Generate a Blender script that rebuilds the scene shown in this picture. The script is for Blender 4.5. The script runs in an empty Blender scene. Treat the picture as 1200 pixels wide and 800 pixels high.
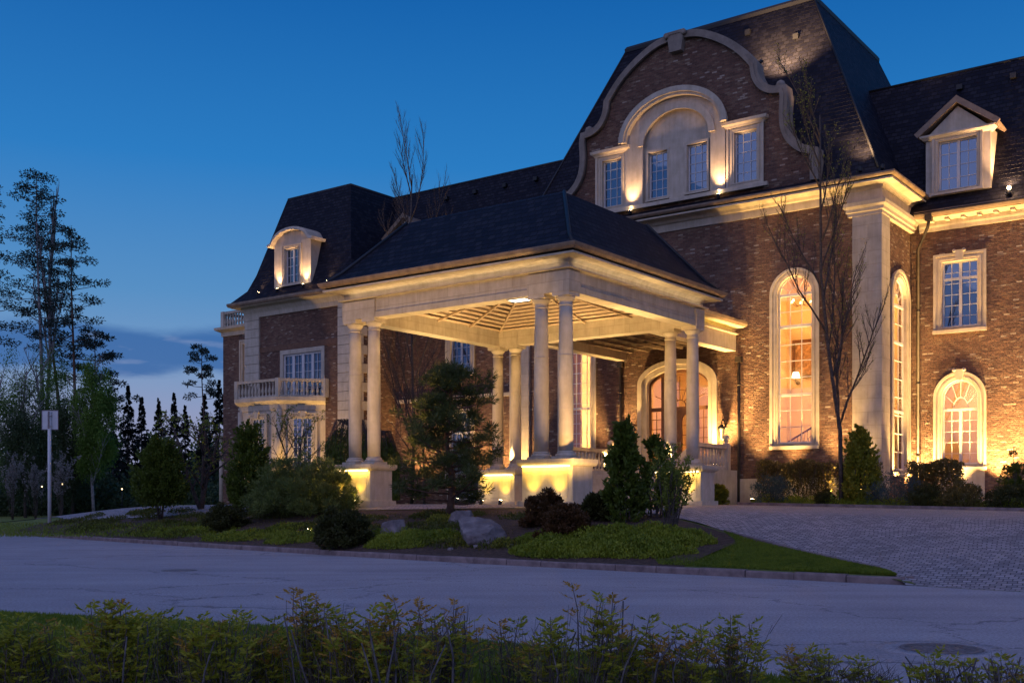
import bpy, math, random
import numpy as np
from mathutils import Vector, Matrix
from mathutils.geometry import tessellate_polygon
R = math.radians
S = bpy.context.scene
COL = S.collection
random.seed(7); RNG = np.random.default_rng(7)

# ------------------------------------------------------------------ camera
CZ, FPX, HY = 0.2, 1282.0, 586.0
cam_d = bpy.data.cameras.new('camera'); cam = bpy.data.objects.new('camera', cam_d); COL.objects.link(cam)
cam.location = (0, 0, CZ); cam.rotation_euler = (R(90), 0, 0)
cam_d.sensor_width = 36; cam_d.lens = 36 * FPX / 1200; cam_d.shift_y = (HY - 400) / 1200
cam_d.clip_end = 5000; cam_d.clip_start = .1
S.camera = cam

# ------------------------------------------------------------------ sky (clear dusk with a low cloud bank)
W = bpy.data.worlds.new('World'); S.world = W; W.use_nodes = True
nt = W.node_tree; N = nt.nodes; L = nt.links
bg = N['Background']
def wn(t, **k):
    n = N.new(t)
    for a, b in k.items(): setattr(n, a, b)
    return n
sky = wn('ShaderNodeTexSky', sky_type='NISHITA', sun_disc=False)
sky.sun_elevation = R(1.0); sky.sun_rotation = R(-75)
tc = wn('ShaderNodeTexCoord'); sep = wn('ShaderNodeSeparateXYZ'); L.new(tc.outputs['Generated'], sep.inputs[0])
rmp = wn('ShaderNodeValToRGB'); L.new(sep.outputs['Z'], rmp.inputs[0])
cr = rmp.color_ramp
for p, c in [(0.0, (.25, .265, .42)), (.07, (.24, .28, .46)), (.12, (.15, .28, .50)), (.18, (.075, .24, .5)), (.29, (.014, .175, .49)), (.42, (.002, .105, .375)), (1.0, (.003, .07, .28))]:
    e = cr.elements.new(p) if p not in (0.0, 1.0) else cr.elements[0 if p == 0 else -1]
    e.color = (*c, 1)
# clouds: streaky noise limited to a band above the horizon
mp = wn('ShaderNodeMapping'); mp.inputs['Scale'].default_value = (5, 5, 26); L.new(tc.outputs['Generated'], mp.inputs[0])
nz = wn('ShaderNodeTexNoise'); nz.inputs['Scale'].default_value = 1.0; nz.inputs['Detail'].default_value = 7; nz.inputs['Roughness'].default_value = .55
L.new(mp.outputs[0], nz.inputs[0])
cth = wn('ShaderNodeMapRange'); cth.inputs[1].default_value = .44; cth.inputs[2].default_value = .62; L.new(nz.outputs[0], cth.inputs[0])
def band(lo0, lo1, hi0, hi1):
    a = wn('ShaderNodeMapRange', interpolation_type='SMOOTHSTEP'); a.inputs[1].default_value = lo0; a.inputs[2].default_value = lo1
    b = wn('ShaderNodeMapRange', interpolation_type='SMOOTHSTEP'); b.inputs[1].default_value = hi1; b.inputs[2].default_value = hi0
    L.new(sep.outputs['Z'], a.inputs[0]); L.new(sep.outputs['Z'], b.inputs[0])
    m = wn('ShaderNodeMath', operation='MULTIPLY'); L.new(a.outputs[0], m.inputs[0]); L.new(b.outputs[0], m.inputs[1]); return m
nz3 = wn('ShaderNodeTexNoise'); nz3.inputs['Scale'].default_value = 1.0; nz3.inputs['Detail'].default_value = 6
mp3 = wn('ShaderNodeMapping'); mp3.inputs['Scale'].default_value = (6, 6, 20); L.new(tc.outputs['Generated'], mp3.inputs[0]); L.new(mp3.outputs[0], nz3.inputs[0])
zof = wn('ShaderNodeMath', operation='MULTIPLY_ADD'); zof.inputs[1].default_value = .06; L.new(nz3.outputs[0], zof.inputs[0]); L.new(sep.outputs['Z'], zof.inputs[2])
def band2(lo0, lo1, hi0, hi1):
    a = wn('ShaderNodeMapRange', interpolation_type='SMOOTHSTEP'); a.inputs[1].default_value = lo0; a.inputs[2].default_value = lo1
    b = wn('ShaderNodeMapRange', interpolation_type='SMOOTHSTEP'); b.inputs[1].default_value = hi1; b.inputs[2].default_value = hi0
    L.new(zof.outputs[0], a.inputs[0]); L.new(zof.outputs[0], b.inputs[0])
    m = wn('ShaderNodeMath', operation='MULTIPLY'); L.new(a.outputs[0], m.inputs[0]); L.new(b.outputs[0], m.inputs[1]); return m
bnd = band2(.134, .143, .166, .182)
m1 = wn('ShaderNodeMath', operation='MULTIPLY'); L.new(bnd.outputs[0], m1.inputs[0]); m1.inputs[1].default_value = .85
ccol = wn('ShaderNodeMix', data_type='RGBA'); ccol.inputs[6].default_value = (.018, .105, .33, 1); ccol.inputs[7].default_value = (.16, .23, .43, 1)
nz2 = wn('ShaderNodeTexNoise'); nz2.inputs['Scale'].default_value = 2.2; nz2.inputs['Detail'].default_value = 8; L.new(mp.outputs[0], nz2.inputs[0])
c2 = wn('ShaderNodeMapRange'); c2.inputs[1].default_value = .55; c2.inputs[2].default_value = .68; L.new(nz2.outputs[0], c2.inputs[0])
L.new(c2.outputs[0], ccol.inputs[0])
mixc = wn('ShaderNodeMix', data_type='RGBA'); L.new(m1.outputs[0], mixc.inputs[0]); L.new(rmp.outputs[0], mixc.inputs[6]); L.new(ccol.outputs[2], mixc.inputs[7])
skm = wn('ShaderNodeVectorMath', operation='MULTIPLY_ADD'); skm.inputs[1].default_value = (.012, .012, .012)
gy = wn('ShaderNodeMapRange', interpolation_type='SMOOTHSTEP'); gy.inputs[1].default_value = .1; gy.inputs[2].default_value = -.9; L.new(sep.outputs['Y'], gy.inputs[0])
gz_ = wn('ShaderNodeMapRange', interpolation_type='SMOOTHSTEP'); gz_.inputs[1].default_value = .75; gz_.inputs[2].default_value = .0; L.new(sep.outputs['Z'], gz_.inputs[0])
gm = wn('ShaderNodeMath', operation='MULTIPLY'); L.new(gy.outputs[0], gm.inputs[0]); L.new(gz_.outputs[0], gm.inputs[1])
ga = wn('ShaderNodeVectorMath', operation='SCALE'); ga.inputs[0].default_value = (.22, .16, .36); L.new(gm.outputs[0], ga.inputs['Scale'])
gs = wn('ShaderNodeVectorMath', operation='ADD'); L.new(ga.outputs[0], gs.inputs[0]); L.new(mixc.outputs[2], gs.inputs[1])
L.new(sky.outputs[0], skm.inputs[0]); L.new(gs.outputs[0], skm.inputs[2])
L.new(skm.outputs[0], bg.inputs[0]); bg.inputs[1].default_value = 1.0
sd = bpy.data.lights.new('sun', 'SUN'); sd.energy = .62; sd.angle = R(90); sd.color = (.84, .7, 1)
so = bpy.data.objects.new('sun', sd); COL.objects.link(so); so.rotation_euler = (R(38), 0, R(-30))
S.view_settings.view_transform = 'Standard'; S.view_settings.look = 'None'; S.view_settings.gamma = 1; S.view_settings.exposure = .12
S.view_settings.use_curve_mapping = False

# ------------------------------------------------------------------ house frame
TH = math.atan2(-.5976, .8018)
HO = Vector((-1.924, 35.529, 0))
HM = Matrix.Translation(HO) @ Matrix.Rotation(TH, 4, 'Z')
HI = HM.inverted()
def WP(u, v, z=0): return HM @ Vector((u, v, z))
def UV(x, y): p = HI @ Vector((x, y, 0)); return p.x, p.y
def sst(a, b, x):
    t = min(1, max(0, (x - a) / (b - a))); return t * t * (3 - 2 * t)
KERB = [(-260, 60), (-120, 18), (-60, 5.5), (-40, 1.2), (-23.6, -2.45), (-12.7, -4.5), (-4.8, -5.9), (3, -7.1), (6.9, -7.55), (10.2, -7.8), (16.8, -8.2), (19, -8.5), (30, -9.6), (60, -14), (200, -40)]
def kv(u):
    for a, b in zip(KERB, KERB[1:]):
        if u <= b[0]: return a[1] + (b[1] - a[1]) * (u - a[0]) / (b[0] - a[0])
    return KERB[-1][1]
ROADZ = -1.25
def gz(u, v):
    t = v - kv(u)
    if t < 0: return -1.13 if u < 16.8 else -1.28
    pl = -.018 * max(0, u - 4)
    a = min(1, t / 6.6); a = a * .75 + .25 * a * a * (3 - 2 * a)
    zr = -1.14 + (1.14 + pl) * a
    if 0 < t < 6.5 and u < 13: zr += .16 * math.sin(math.pi * t / 6.5) * sst(13, 10, u)
    if u > 16.5: zr -= .13 * (1 - sst(0, 1.6, t)) * sst(16.6, 17.3, u)
    zl = -1.12 + .88 * sst(6, 50, t)
    k = sst(-18, -40, u)
    if v > 12: k *= 1
    return zr * (1 - k) + zl * k
def gw(x, y): return gz(*UV(x, y))
def hit(px, py):
    """ground point seen at this place of the photograph"""
    d = Vector(((px - 600) / FPX, 1, (HY - py) / FPX))
    y = 12.
    while y < 400:
        p = Vector((d.x * y, y, CZ + d.z * y))
        if p.z <= gw(p.x, p.y): return p
        y += .05
    return Vector((d.x * 120, 120, gw(d.x * 120, 120)))

# ------------------------------------------------------------------ object helpers
def link(o, parent=None):
    COL.objects.link(o)
    if parent is not None: o.parent = parent
    return o
def tag(o, label=None, cat=None, group=None, kind=None):
    if label: o['label'] = label
    if cat: o['category'] = cat
    if group: o['group'] = group
    if kind: o['kind'] = kind
    return o
def empty(name, loc=(0, 0, 0), rz=0, **k):
    o = bpy.data.objects.new(name, None); o.empty_display_size = .3; link(o); o.location = loc; o.rotation_euler = (0, 0, rz); return tag(o, **k)
def copy_tree(o, parent=None):
    c = o.copy(); COL.objects.link(c)
    if parent is not None: c.parent = parent
    for ch in [x for x in KIDS.get(o.name, [])]: copy_tree(ch, c)
    return c
KIDS = {}
class MB:
    def __init__(s): s.v = []; s.f = []; s.sm = []
    def add(s, vs, fs, smooth=False, m=None):
        n = len(s.v)
        if m is not None: vs = [m @ Vector(p) for p in vs]
        s.v += [tuple(p) for p in vs]; s.f += [tuple(i + n for i in f) for f in fs]; s.sm += [smooth] * len(fs); return s
    def box(s, x0, x1, y0, y1, z0, z1, m=None):
        v = [(x, y, z) for z in (z0, z1) for y in (y0, y1) for x in (x0, x1)]
        return s.add(v, [(0, 2, 3, 1), (4, 5, 7, 6), (0, 1, 5, 4), (2, 6, 7, 3), (0, 4, 6, 2), (1, 3, 7, 5)], m=m)
    def lathe(s, prof, n=20, cx=0, cy=0, cz=0, m=None, smooth=True):
        v = []; f = []
        for r, z in prof:
            for i in range(n):
                a = 2 * math.pi * i / n; v.append((cx + r * math.cos(a), cy + r * math.sin(a), cz + z))
        for j in range(len(prof) - 1):
            for i in range(n):
                f.append((j * n + i, j * n + (i + 1) % n, (j + 1) * n + (i + 1) % n, (j + 1) * n + i))
        f.append(tuple(range(n))[::-1]); f.append(tuple((len(prof) - 1) * n + i for i in range(n)))
        return s.add(v, f, smooth, m)
    def tube(s, pts, r, n=6, taper=None, smooth=True):
        pts = [Vector(p) for p in pts]; v = []; f = []
        for i, p in enumerate(pts):
            t = (pts[min(i + 1, len(pts) - 1)] - pts[max(i - 1, 0)]).normalized()
            a = t.orthogonal().normalized() if i == 0 else (a - t * a.dot(t)).normalized()
            b = t.cross(a); rr = r if taper is None else r + (taper - r) * i / (len(pts) - 1)
            for k in range(n):
                q = 2 * math.pi * k / n; v.append(p + (a * math.cos(q) + b * math.sin(q)) * rr)
        for i in range(len(pts) - 1):
            for k in range(n): f.append((i * n + k, i * n + (k + 1) % n, (i + 1) * n + (k + 1) % n, (i + 1) * n + k))
        f.append(tuple(range(n))[::-1]); f.append(tuple((len(pts) - 1) * n + i for i in range(n)))
        return s.add(v, f, smooth)
    def plate(s, outer, holes=(), d0=0., d1=.3, m=None, caps=True):
        """polygon in (a, c) with holes, from depth d0 to d1 along y"""
        loops = [list(outer)] + [list(h) for h in holes]
        tri = tessellate_polygon([[Vector((a, c, 0)) for a, c in lp] for lp in loops])
        flat = [p for lp in loops for p in lp]; n = len(flat)
        v = [(a, d0, c) for a, c in flat] + [(a, d1, c) for a, c in flat]; f = []
        for t in tri:
            a, b, c = (flat[i] for i in t)
            ar = (b[0] - a[0]) * (c[1] - a[1]) - (c[0] - a[0]) * (b[1] - a[1])
            if abs(ar) < 1e-10: continue
            t = tuple(t) if ar > 0 else tuple(t)[::-1]
            f.append(t)
            if caps: f.append(tuple(i + n for i in t[::-1]))
        o = 0
        for li, lp in enumerate(loops):
            A = sum(lp[i][0] * lp[(i + 1) % len(lp)][1] - lp[(i + 1) % len(lp)][0] * lp[i][1] for i in range(len(lp)))
            fl = (A > 0) == (li == 0)
            for i in range(len(lp)):
                j = (i + 1) % len(lp); q = (o + i, o + i + n, o + j + n, o + j)
                f.append(q if fl else q[::-1])
            o += len(lp)
        return s.add(v, f, m=m)
    def sweep(s, path, prof, closed=False, fn=None, smooth=False):
        """profile [(out, h)] along a plan path [(x, y)] with mitred corners; out = right-hand side of travel"""
        P = [Vector((p[0], p[1])) for p in path]; n = len(P); v = []; f = []; k = len(prof)
        for i in range(n):
            if closed: d0 = (P[i] - P[i - 1]).normalized(); d1 = (P[(i + 1) % n] - P[i]).normalized()
            else:
                d1 = (P[min(i + 1, n - 1)] - P[min(i, n - 2)]).normalized(); d0 = (P[max(i, 1)] - P[max(i - 1, 0)]).normalized()
            n0 = Vector((d0.y, -d0.x)); n1 = Vector((d1.y, -d1.x)); m = n0 + n1
            m = m / max(.2, m.dot(n0)) if m.length > 1e-6 else n0
            for o, h in prof:
                q = P[i] + m * o; v.append((q.x, q.y, h))
        for i in range(n if closed else n - 1):
            j = (i + 1) % n
            for a in range(k):
                b = (a + 1) % k; f.append((i * k + a, i * k + b, j * k + b, j * k + a))
        if not closed: f += [tuple(range(k)), tuple((n - 1) * k + a for a in range(k))[::-1]]
        if fn: v = [fn(*p) for p in v]
        return s.add(v, f, smooth)
    def rings(s, rs):
        """stacked rectangles (u0,u1,v0,v1,z), closed at the top"""
        v = []; f = []
        for u0, u1, v0, v1, z in rs: v += [(u0, v0, z), (u1, v0, z), (u1, v1, z), (u0, v1, z)]
        for i in range(len(rs) - 1):
            for a in range(4): f.append((i * 4 + a, i * 4 + (a + 1) % 4, i * 4 + 4 + (a + 1) % 4, i * 4 + 4 + a))
        q = (len(rs) - 1) * 4; f.append((q, q + 1, q + 2, q + 3)); f.append((3, 2, 1, 0)); return s.add(v, f)
    def build(s, name, mat, parent=None, loc=None, rz=0, bevel=0):
        me = bpy.data.meshes.new(name); me.from_pydata(s.v, [], s.f)
        me.polygons.foreach_set('use_smooth', s.sm); me.update()
        me.materials.append(mat)
        o = bpy.data.objects.new(name, me); link(o, parent)
        if parent is not None: KIDS.setdefault(parent.name, []).append(o)
        if loc is not None: o.location = loc
        o.rotation_euler = (0, 0, rz)
        if bevel:
            b = o.modifiers.new('bevel', 'BEVEL'); b.width = bevel; b.segments = 2; b.limit_method = 'ANGLE'
        return o
def arch(u0, u1, z0, zs, rise, n=14):
    """outline of an arched opening, anticlockwise"""
    c = (u0 + u1) / 2; r = (u1 - u0) / 2
    return [(u0, z0), (u1, z0)] + [(c + r * math.cos(math.pi * i / n), zs + rise * math.sin(math.pi * i / n)) for i in range(n + 1)]
def rect(u0, u1, z0, z1): return [(u0, z0), (u1, z0), (u1, z1), (u0, z1)]

# ------------------------------------------------------------------ materials
def mat(name, col=(.5, .5, .5), rough=.7, metal=0, spec=.5, emis=None, es=0):
    m = bpy.data.materials.new(name); m.use_nodes = True
    b = m.node_tree.nodes['Principled BSDF']; b.inputs['Base Color'].default_value = (*col, 1)
    b.inputs['Roughness'].default_value = rough; b.inputs['Metallic'].default_value = metal; b.inputs['Specular IOR Level'].default_value = spec
    if emis: b.inputs['Emission Color'].default_value = (*emis, 1); b.inputs['Emission Strength'].default_value = es
    return m
class NT:
    def __init__(s, m): s.t = m.node_tree; s.b = s.t.nodes['Principled BSDF']
    def n(s, t, **k):
        x = s.t.nodes.new(t)
        for a, b in k.items():
            if a == 'ins':
                for i, v in b.items(): x.inputs[i].default_value = v
            else: setattr(x, a, b)
        return x
    def l(s, a, b): s.t.links.new(a, b)
    def ramp(s, src, stops):
        r = s.n('ShaderNodeValToRGB'); s.l(src, r.inputs[0]); e = r.color_ramp.elements
        e[0].position = stops[0][0]; e[0].color = (*stops[0][1], 1); e[1].position = stops[-1][0]; e[1].color = (*stops[-1][1], 1)
        for p, c in stops[1:-1]: q = e.new(p); q.color = (*c, 1)
        return r.outputs[0]
    def bump(s, h, strength=.5, dist=.02, prev=None):
        b = s.n('ShaderNodeBump', ins={'Strength': strength, 'Distance': dist}); s.l(h, b.inputs['Height'])
        if prev: s.l(prev, b.inputs['Normal'])
        return b.outputs[0]
    def noise(s, vec, sc, det=5, ro=.6):
        x = s.n('ShaderNodeTexNoise', ins={'Scale': sc, 'Detail': det, 'Roughness': ro}); s.l(vec, x.inputs['Vector']); return x.outputs[0]
def mottled(name, c0, c1, scale=3, rough=.8, bump=.3, bd=.01, bscale=None, c2=None, spec=.3):
    m = mat(name, c0, rough, spec=spec); t = NT(m); tc = t.n('ShaderNodeTexCoord').outputs['Object']
    a = t.noise(tc, scale, 8)
    st = [(.32, c0), (.68, c1)] if c2 is None else [(.3, c0), (.52, c1), (.72, c2)]
    t.l(t.ramp(a, st), t.b.inputs['Base Color'])
    if bump: t.l(t.bump(t.noise(tc, bscale or scale * 8, 6), bump, bd), t.b.inputs['Normal'])
    return m
def wallvec(t):
    """object coordinates laid on a vertical wall: (along, up)"""
    tc = t.n('ShaderNodeTexCoord'); so = t.n('ShaderNodeSeparateXYZ'); sn = t.n('ShaderNodeSeparateXYZ')
    t.l(tc.outputs['Object'], so.inputs[0]); t.l(tc.outputs['Normal'], sn.inputs[0])
    ab = t.n('ShaderNodeMath', operation='ABSOLUTE'); t.l(sn.outputs[0], ab.inputs[0])
    gt = t.n('ShaderNodeMath', operation='GREATER_THAN'); gt.inputs[1].default_value = .6; t.l(ab.outputs[0], gt.inputs[0])
    mx = t.n('ShaderNodeMix'); t.l(gt.outputs[0], mx.inputs[0]); t.l(so.outputs[0], mx.inputs[2]); t.l(so.outputs[1], mx.inputs[3])
    cb = t.n('ShaderNodeCombineXYZ'); t.l(mx.outputs[0], cb.inputs[0]); t.l(so.outputs[2], cb.inputs[1])
    return cb.outputs[0], tc.outputs['Object']
def brick_mat():
    m = mat('brick', rough=.85, spec=.25); t = NT(m); vec, ob = wallvec(t)
    # slight waviness of the courses
    nv = t.n('ShaderNodeTexNoise', ins={'Scale': 1.3, 'Detail': 3}); t.l(ob, nv.inputs[0])
    ma = t.n('ShaderNodeVectorMath', operation='MULTIPLY_ADD'); ma.inputs[1].default_value = (.05, .03, 0); t.l(nv.outputs['Color'], ma.inputs[0]); t.l(vec, ma.inputs[2])
    br = t.n('ShaderNodeTexBrick', ins={'Color1': (0, 0, 0, 1), 'Color2': (1, 1, 1, 1), 'Mortar': (.5, .5, .5, 1), 'Scale': 1, 'Mortar Size': .008, 'Mortar Smooth': .35, 'Brick Width': .235, 'Row Height': .078})
    t.l(ma.outputs[0], br.inputs[0])
    col = t.ramp(br.outputs['Color'], [(0, (.12, .066, .048)), (.25, (.15, .081, .057)), (.5, (.178, .098, .067)), (.72, (.205, .116, .077)), (.88, (.21, .135, .088)), (.95, (.25, .175, .12)), (.97, (.33, .26, .19)), (1, (.4, .33, .26))])
    no = t.noise(ob, 9, 6)
    mul = t.n('ShaderNodeMix', data_type='RGBA', blend_type='MULTIPLY'); mul.inputs[0].default_value = .6; t.l(col, mul.inputs[6])
    t.l(t.ramp(no, [(.3, (.6, .55, .55)), (.7, (1.2, 1.2, 1.15))]), mul.inputs[7])
    slow = t.n('ShaderNodeMapping', ins={'Scale': (.5, .5, .22)}); t.l(ob, slow.inputs[0]); ml2 = t.n('ShaderNodeMix', data_type='RGBA', blend_type='MULTIPLY'); ml2.inputs[0].default_value = 1; t.l(mul.outputs[2], ml2.inputs[6]); t.l(t.ramp(t.noise(slow.outputs[0], 1, 6), [(.32, (.68, .64, .66)), (.7, (1.3, 1.28, 1.22))]), ml2.inputs[7]); mul = ml2
    mm = t.n('ShaderNodeMix', data_type='RGBA'); t.l(br.outputs['Fac'], mm.inputs[0]); t.l(mul.outputs[2], mm.inputs[6]); mm.inputs[7].default_value = (.13, .10, .08, 1)
    t.l(mm.outputs[2], t.b.inputs['Base Color'])
    inv = t.n('ShaderNodeMath', operation='SUBTRACT'); inv.inputs[0].default_value = 1; t.l(br.outputs['Fac'], inv.inputs[1])
    pr = t.n('ShaderNodeMath', operation='MULTIPLY_ADD'); t.l(br.outputs['Color'], pr.inputs[0]); pr.inputs[1].default_value = .9; t.l(inv.outputs[0], pr.inputs[2])
    p2 = t.n('ShaderNodeMath', operation='MULTIPLY'); t.l(pr.outputs[0], p2.inputs[0]); t.l(inv.outputs[0], p2.inputs[1])
    b1 = t.bump(p2.outputs[0], 1, .07); b2 = t.bump(no, .9, .06, b1); b3 = t.bump(t.noise(ob, 45, 3), .5, .008, b2)
    t.l(b3, t.b.inputs['Normal']); return m
def stone_mat(name='limestone', c0=(.42, .355, .26), c1=(.56, .48, .37), joints=True):
    m = mat(name, rough=.75, spec=.3); t = NT(m); vec, ob = wallvec(t)
    a = t.noise(ob, 2.2, 8); col = t.ramp(a, [(.3, c0), (.7, c1)])
    st = t.n('ShaderNodeMapping', ins={'Scale': (6, 6, .7)}); t.l(ob, st.inputs[0]); stn = t.noise(st.outputs[0], 1, 5)
    mul = t.n('ShaderNodeMix', data_type='RGBA', blend_type='MULTIPLY'); mul.inputs[0].default_value = .5; t.l(col, mul.inputs[6])
    t.l(t.ramp(stn, [(.3, (.7, .66, .6)), (.6, (1, 1, 1))]), mul.inputs[7]); out = mul.outputs[2]
    b = t.bump(t.noise(ob, 30, 6), .25, .01)
    if joints:
        br = t.n('ShaderNodeTexBrick', ins={'Color1': (.82, .82, .82, 1), 'Color2': (1, 1, 1, 1), 'Mortar': (.5, .48, .45, 1), 'Scale': 1, 'Mortar Size': .008, 'Brick Width': 1.3, 'Row Height': .52})
        t.l(vec, br.inputs[0]); m2 = t.n('ShaderNodeMix', data_type='RGBA', blend_type='MULTIPLY'); m2.inputs[0].default_value = .6; t.l(out, m2.inputs[6]); t.l(br.outputs[0], m2.inputs[7]); out = m2.outputs[2]
        inv = t.n('ShaderNodeMath', operation='SUBTRACT'); inv.inputs[0].default_value = 1; t.l(br.outputs['Fac'], inv.inputs[1]); b = t.bump(inv.outputs[0], .5, .01, b)
    t.l(out, t.b.inputs['Base Color']); t.l(b, t.b.inputs['Normal']); return m
def slate_mat():
    m = mat('slate', rough=.65, spec=.08); t = NT(m); vec, ob = wallvec(t)
    br = t.n('ShaderNodeTexBrick', ins={'Color1': (0, 0, 0, 1), 'Color2': (1, 1, 1, 1), 'Mortar': (0, 0, 0, 1), 'Scale': 1, 'Mortar Size': .016, 'Mortar Smooth': .2, 'Brick Width': .27, 'Row Height': .18})
    t.l(vec, br.inputs[0])
    mx = t.n('ShaderNodeMix', data_type='RGBA'); t.l(br.outputs['Fac'], mx.inputs[0]); t.l(t.ramp(br.outputs['Color'], [(0, (.009, .009, .015)), (.5, (.015, .015, .023)), (1, (.026, .025, .032))]), mx.inputs[6]); mx.inputs[7].default_value = (.012, .011, .012, 1)
    t.l(mx.outputs[2], t.b.inputs['Base Color'])
    # each slate tips outward towards its lower edge
    sp = t.n('ShaderNodeSeparateXYZ'); t.l(vec, sp.inputs[0]); dv = t.n('ShaderNodeMath', operation='DIVIDE'); dv.inputs[1].default_value = .18; t.l(sp.outputs[1], dv.inputs[0])
    fr = t.n('ShaderNodeMath', operation='FRACT'); t.l(dv.outputs[0], fr.inputs[0]); iv = t.n('ShaderNodeMath', operation='SUBTRACT'); iv.inputs[0].default_value = 1; t.l(fr.outputs[0], iv.inputs[1])
    ad = t.n('ShaderNodeMath', operation='MULTIPLY_ADD'); t.l(br.outputs['Color'], ad.inputs[0]); ad.inputs[1].default_value = .7; t.l(iv.outputs[0], ad.inputs[2])
    t.l(t.bump(ad.outputs[0], 1, .06), t.b.inputs['Normal']); return m
def glass_mat(name, dark):
    m = bpy.data.materials.new(name); m.use_nodes = True; t = NT(m); o = t.t.nodes['Material Output']
    g = t.n('ShaderNodeBsdfGlossy'); g.inputs['Roughness'].default_value = .015; g.inputs['Color'].default_value = (.7, .85, 1, 1)
    mix = t.n('ShaderNodeMixShader')
    if dark:
        d = t.n('ShaderNodeBsdfDiffuse'); d.inputs[0].default_value = (.012, .016, .03, 1); mix.inputs[0].default_value = .21
    else:
        d = t.n('ShaderNodeBsdfTransparent'); d.inputs[0].default_value = (.93, .93, .9, 1); mix.inputs[0].default_value = .07
    nb = t.bump(t.noise(t.n('ShaderNodeTexCoord').outputs['Object'], 1.6, 1), .03, .05)
    t.l(nb, g.inputs['Normal'])
    t.l(d.outputs[0], mix.inputs[1]); t.l(g.outputs[0], mix.inputs[2]); t.l(mix.outputs[0], o.inputs[0]); return m
def foliage_mat(name, c0, c1, scale=2.5, transl=.25):
    if 'spruce_n' not in name and 'far' not in name and 'under' not in name: c0 = (c0[0] * 2.2, c0[1] * 1.6, c0[2] * .8); c1 = (c1[0] * 2.3, c1[1] * 1.65, c1[2] * .8)
    m = mat(name, c0, .55, spec=.3); t = NT(m); tc = t.n('ShaderNodeTexCoord').outputs['Object']
    a = t.noise(tc, scale, 5, .8); b = t.noise(tc, scale * 14, 2)
    ad = t.n('ShaderNodeMath', operation='MULTIPLY_ADD'); t.l(b, ad.inputs[0]); ad.inputs[1].default_value = .5; t.l(a, ad.inputs[2])
    c = t.ramp(ad.outputs[0], [(.55, c0), (.95, c1)]); t.l(c, t.b.inputs['Base Color'])
    tr = t.n('ShaderNodeBsdfTranslucent'); t.l(c, tr.inputs[0]); mx = t.n('ShaderNodeMixShader'); mx.inputs[0].default_value = transl
    t.l(t.b.outputs[0], mx.inputs[1]); t.l(tr.outputs[0], mx.inputs[2]); t.l(mx.outputs[0], t.t.nodes['Material Output'].inputs[0]); return m
M = {}
M['brick'] = brick_mat(); M['stone'] = stone_mat(); M['plain_stone'] = stone_mat('smooth_limestone', joints=False)
M['coping_stone'] = stone_mat('darkened_coping', (.17, .14, .11), (.28, .235, .185), joints=False); M['slate'] = slate_mat(); M['glass'] = glass_mat('window_glass', False); M['dark_glass'] = glass_mat('unlit_window_glass', True)  # coping is limestone darkened in colour to offset too much sun on it
M['frame'] = mottled('painted_frame', (.5, .48, .46), (.6, .58, .55), 4, .5, .05)
M['wood'] = mottled('dark_wood', (.10, .045, .022), (.17, .08, .04), 5, .5, .2)
M['slat'] = mottled('slat_wood', (.34, .24, .16), (.46, .34, .23), 6, .6, .2)
M['beam'] = mottled('beam_wood', (.12, .08, .055), (.2, .14, .1), 6, .6, .2)
M['pipe'] = mottled('downpipe_paint', (.03, .024, .02), (.06, .045, .035), 3, .5, .05)
M['copper'] = mottled('copper_gutter', (.16, .11, .075), (.28, .2, .13), 3, .45, .1)
M['dark_metal'] = mat('dark_metal', (.03, .03, .03), .5, .6)
M['black'] = mat('black_cavity', (.01, .01, .01), .9)
M['pavement_asphalt'] = None
M['interior'] = mottled('warm_plaster', (.62, .47, .3), (.7, .54, .36), 1, .8, 0)
M['curtain'] = mottled('orange_curtain', (.5, .2, .08), (.6, .28, .12), 3, .8, 0)
M['picture'] = mottled('picture_canvas', (.16, .08, .04), (.5, .3, .16), 8, .6, 0)
M['bark'] = mottled('bark', (.045, .034, .027), (.11, .085, .068), 12, .9, .6, .02)
M['birch'] = mottled('birch_bark', (.1, .09, .08), (.4, .38, .36), 5, .8, .3, .01)
M['pinebark'] = mottled('pine_bark', (.07, .04, .028), (.16, .09, .06), 8, .9, .5, .02)
M['boulder'] = mottled('boulder_granite', (.10, .08, .08), (.2, .165, .155), 3, .8, .9, .04, 14, (.3, .25, .235))
M['mulch'] = mottled('mulch', (.05, .03, .022), (.13, .08, .055), 10, .95, 1, .06, 30)
M['concrete'] = mottled('kerb_concrete', (.13, .095, .09), (.27, .2, .185), 4, .85, .4, .01)
M['sign'] = mottled('sign_back', (.5, .5, .48), (.6, .6, .58), 3, .5, .02)
M['lens'] = mat('lamp_lens', (1, .9, .7), .3, emis=(1, .74, .38), es=40)
M['bulb'] = mat('lamp_shade_glow', (1, .9, .7), .3, emis=(1, .7, .35), es=6)
M['strip'] = mat('strip_lens', (1, .9, .6), .3, emis=(1, .8, .42), es=9)
M['panel'] = mat('panel_light', (1, 1, 1), .3, emis=(1, .93, .78), es=3.2)
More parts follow.
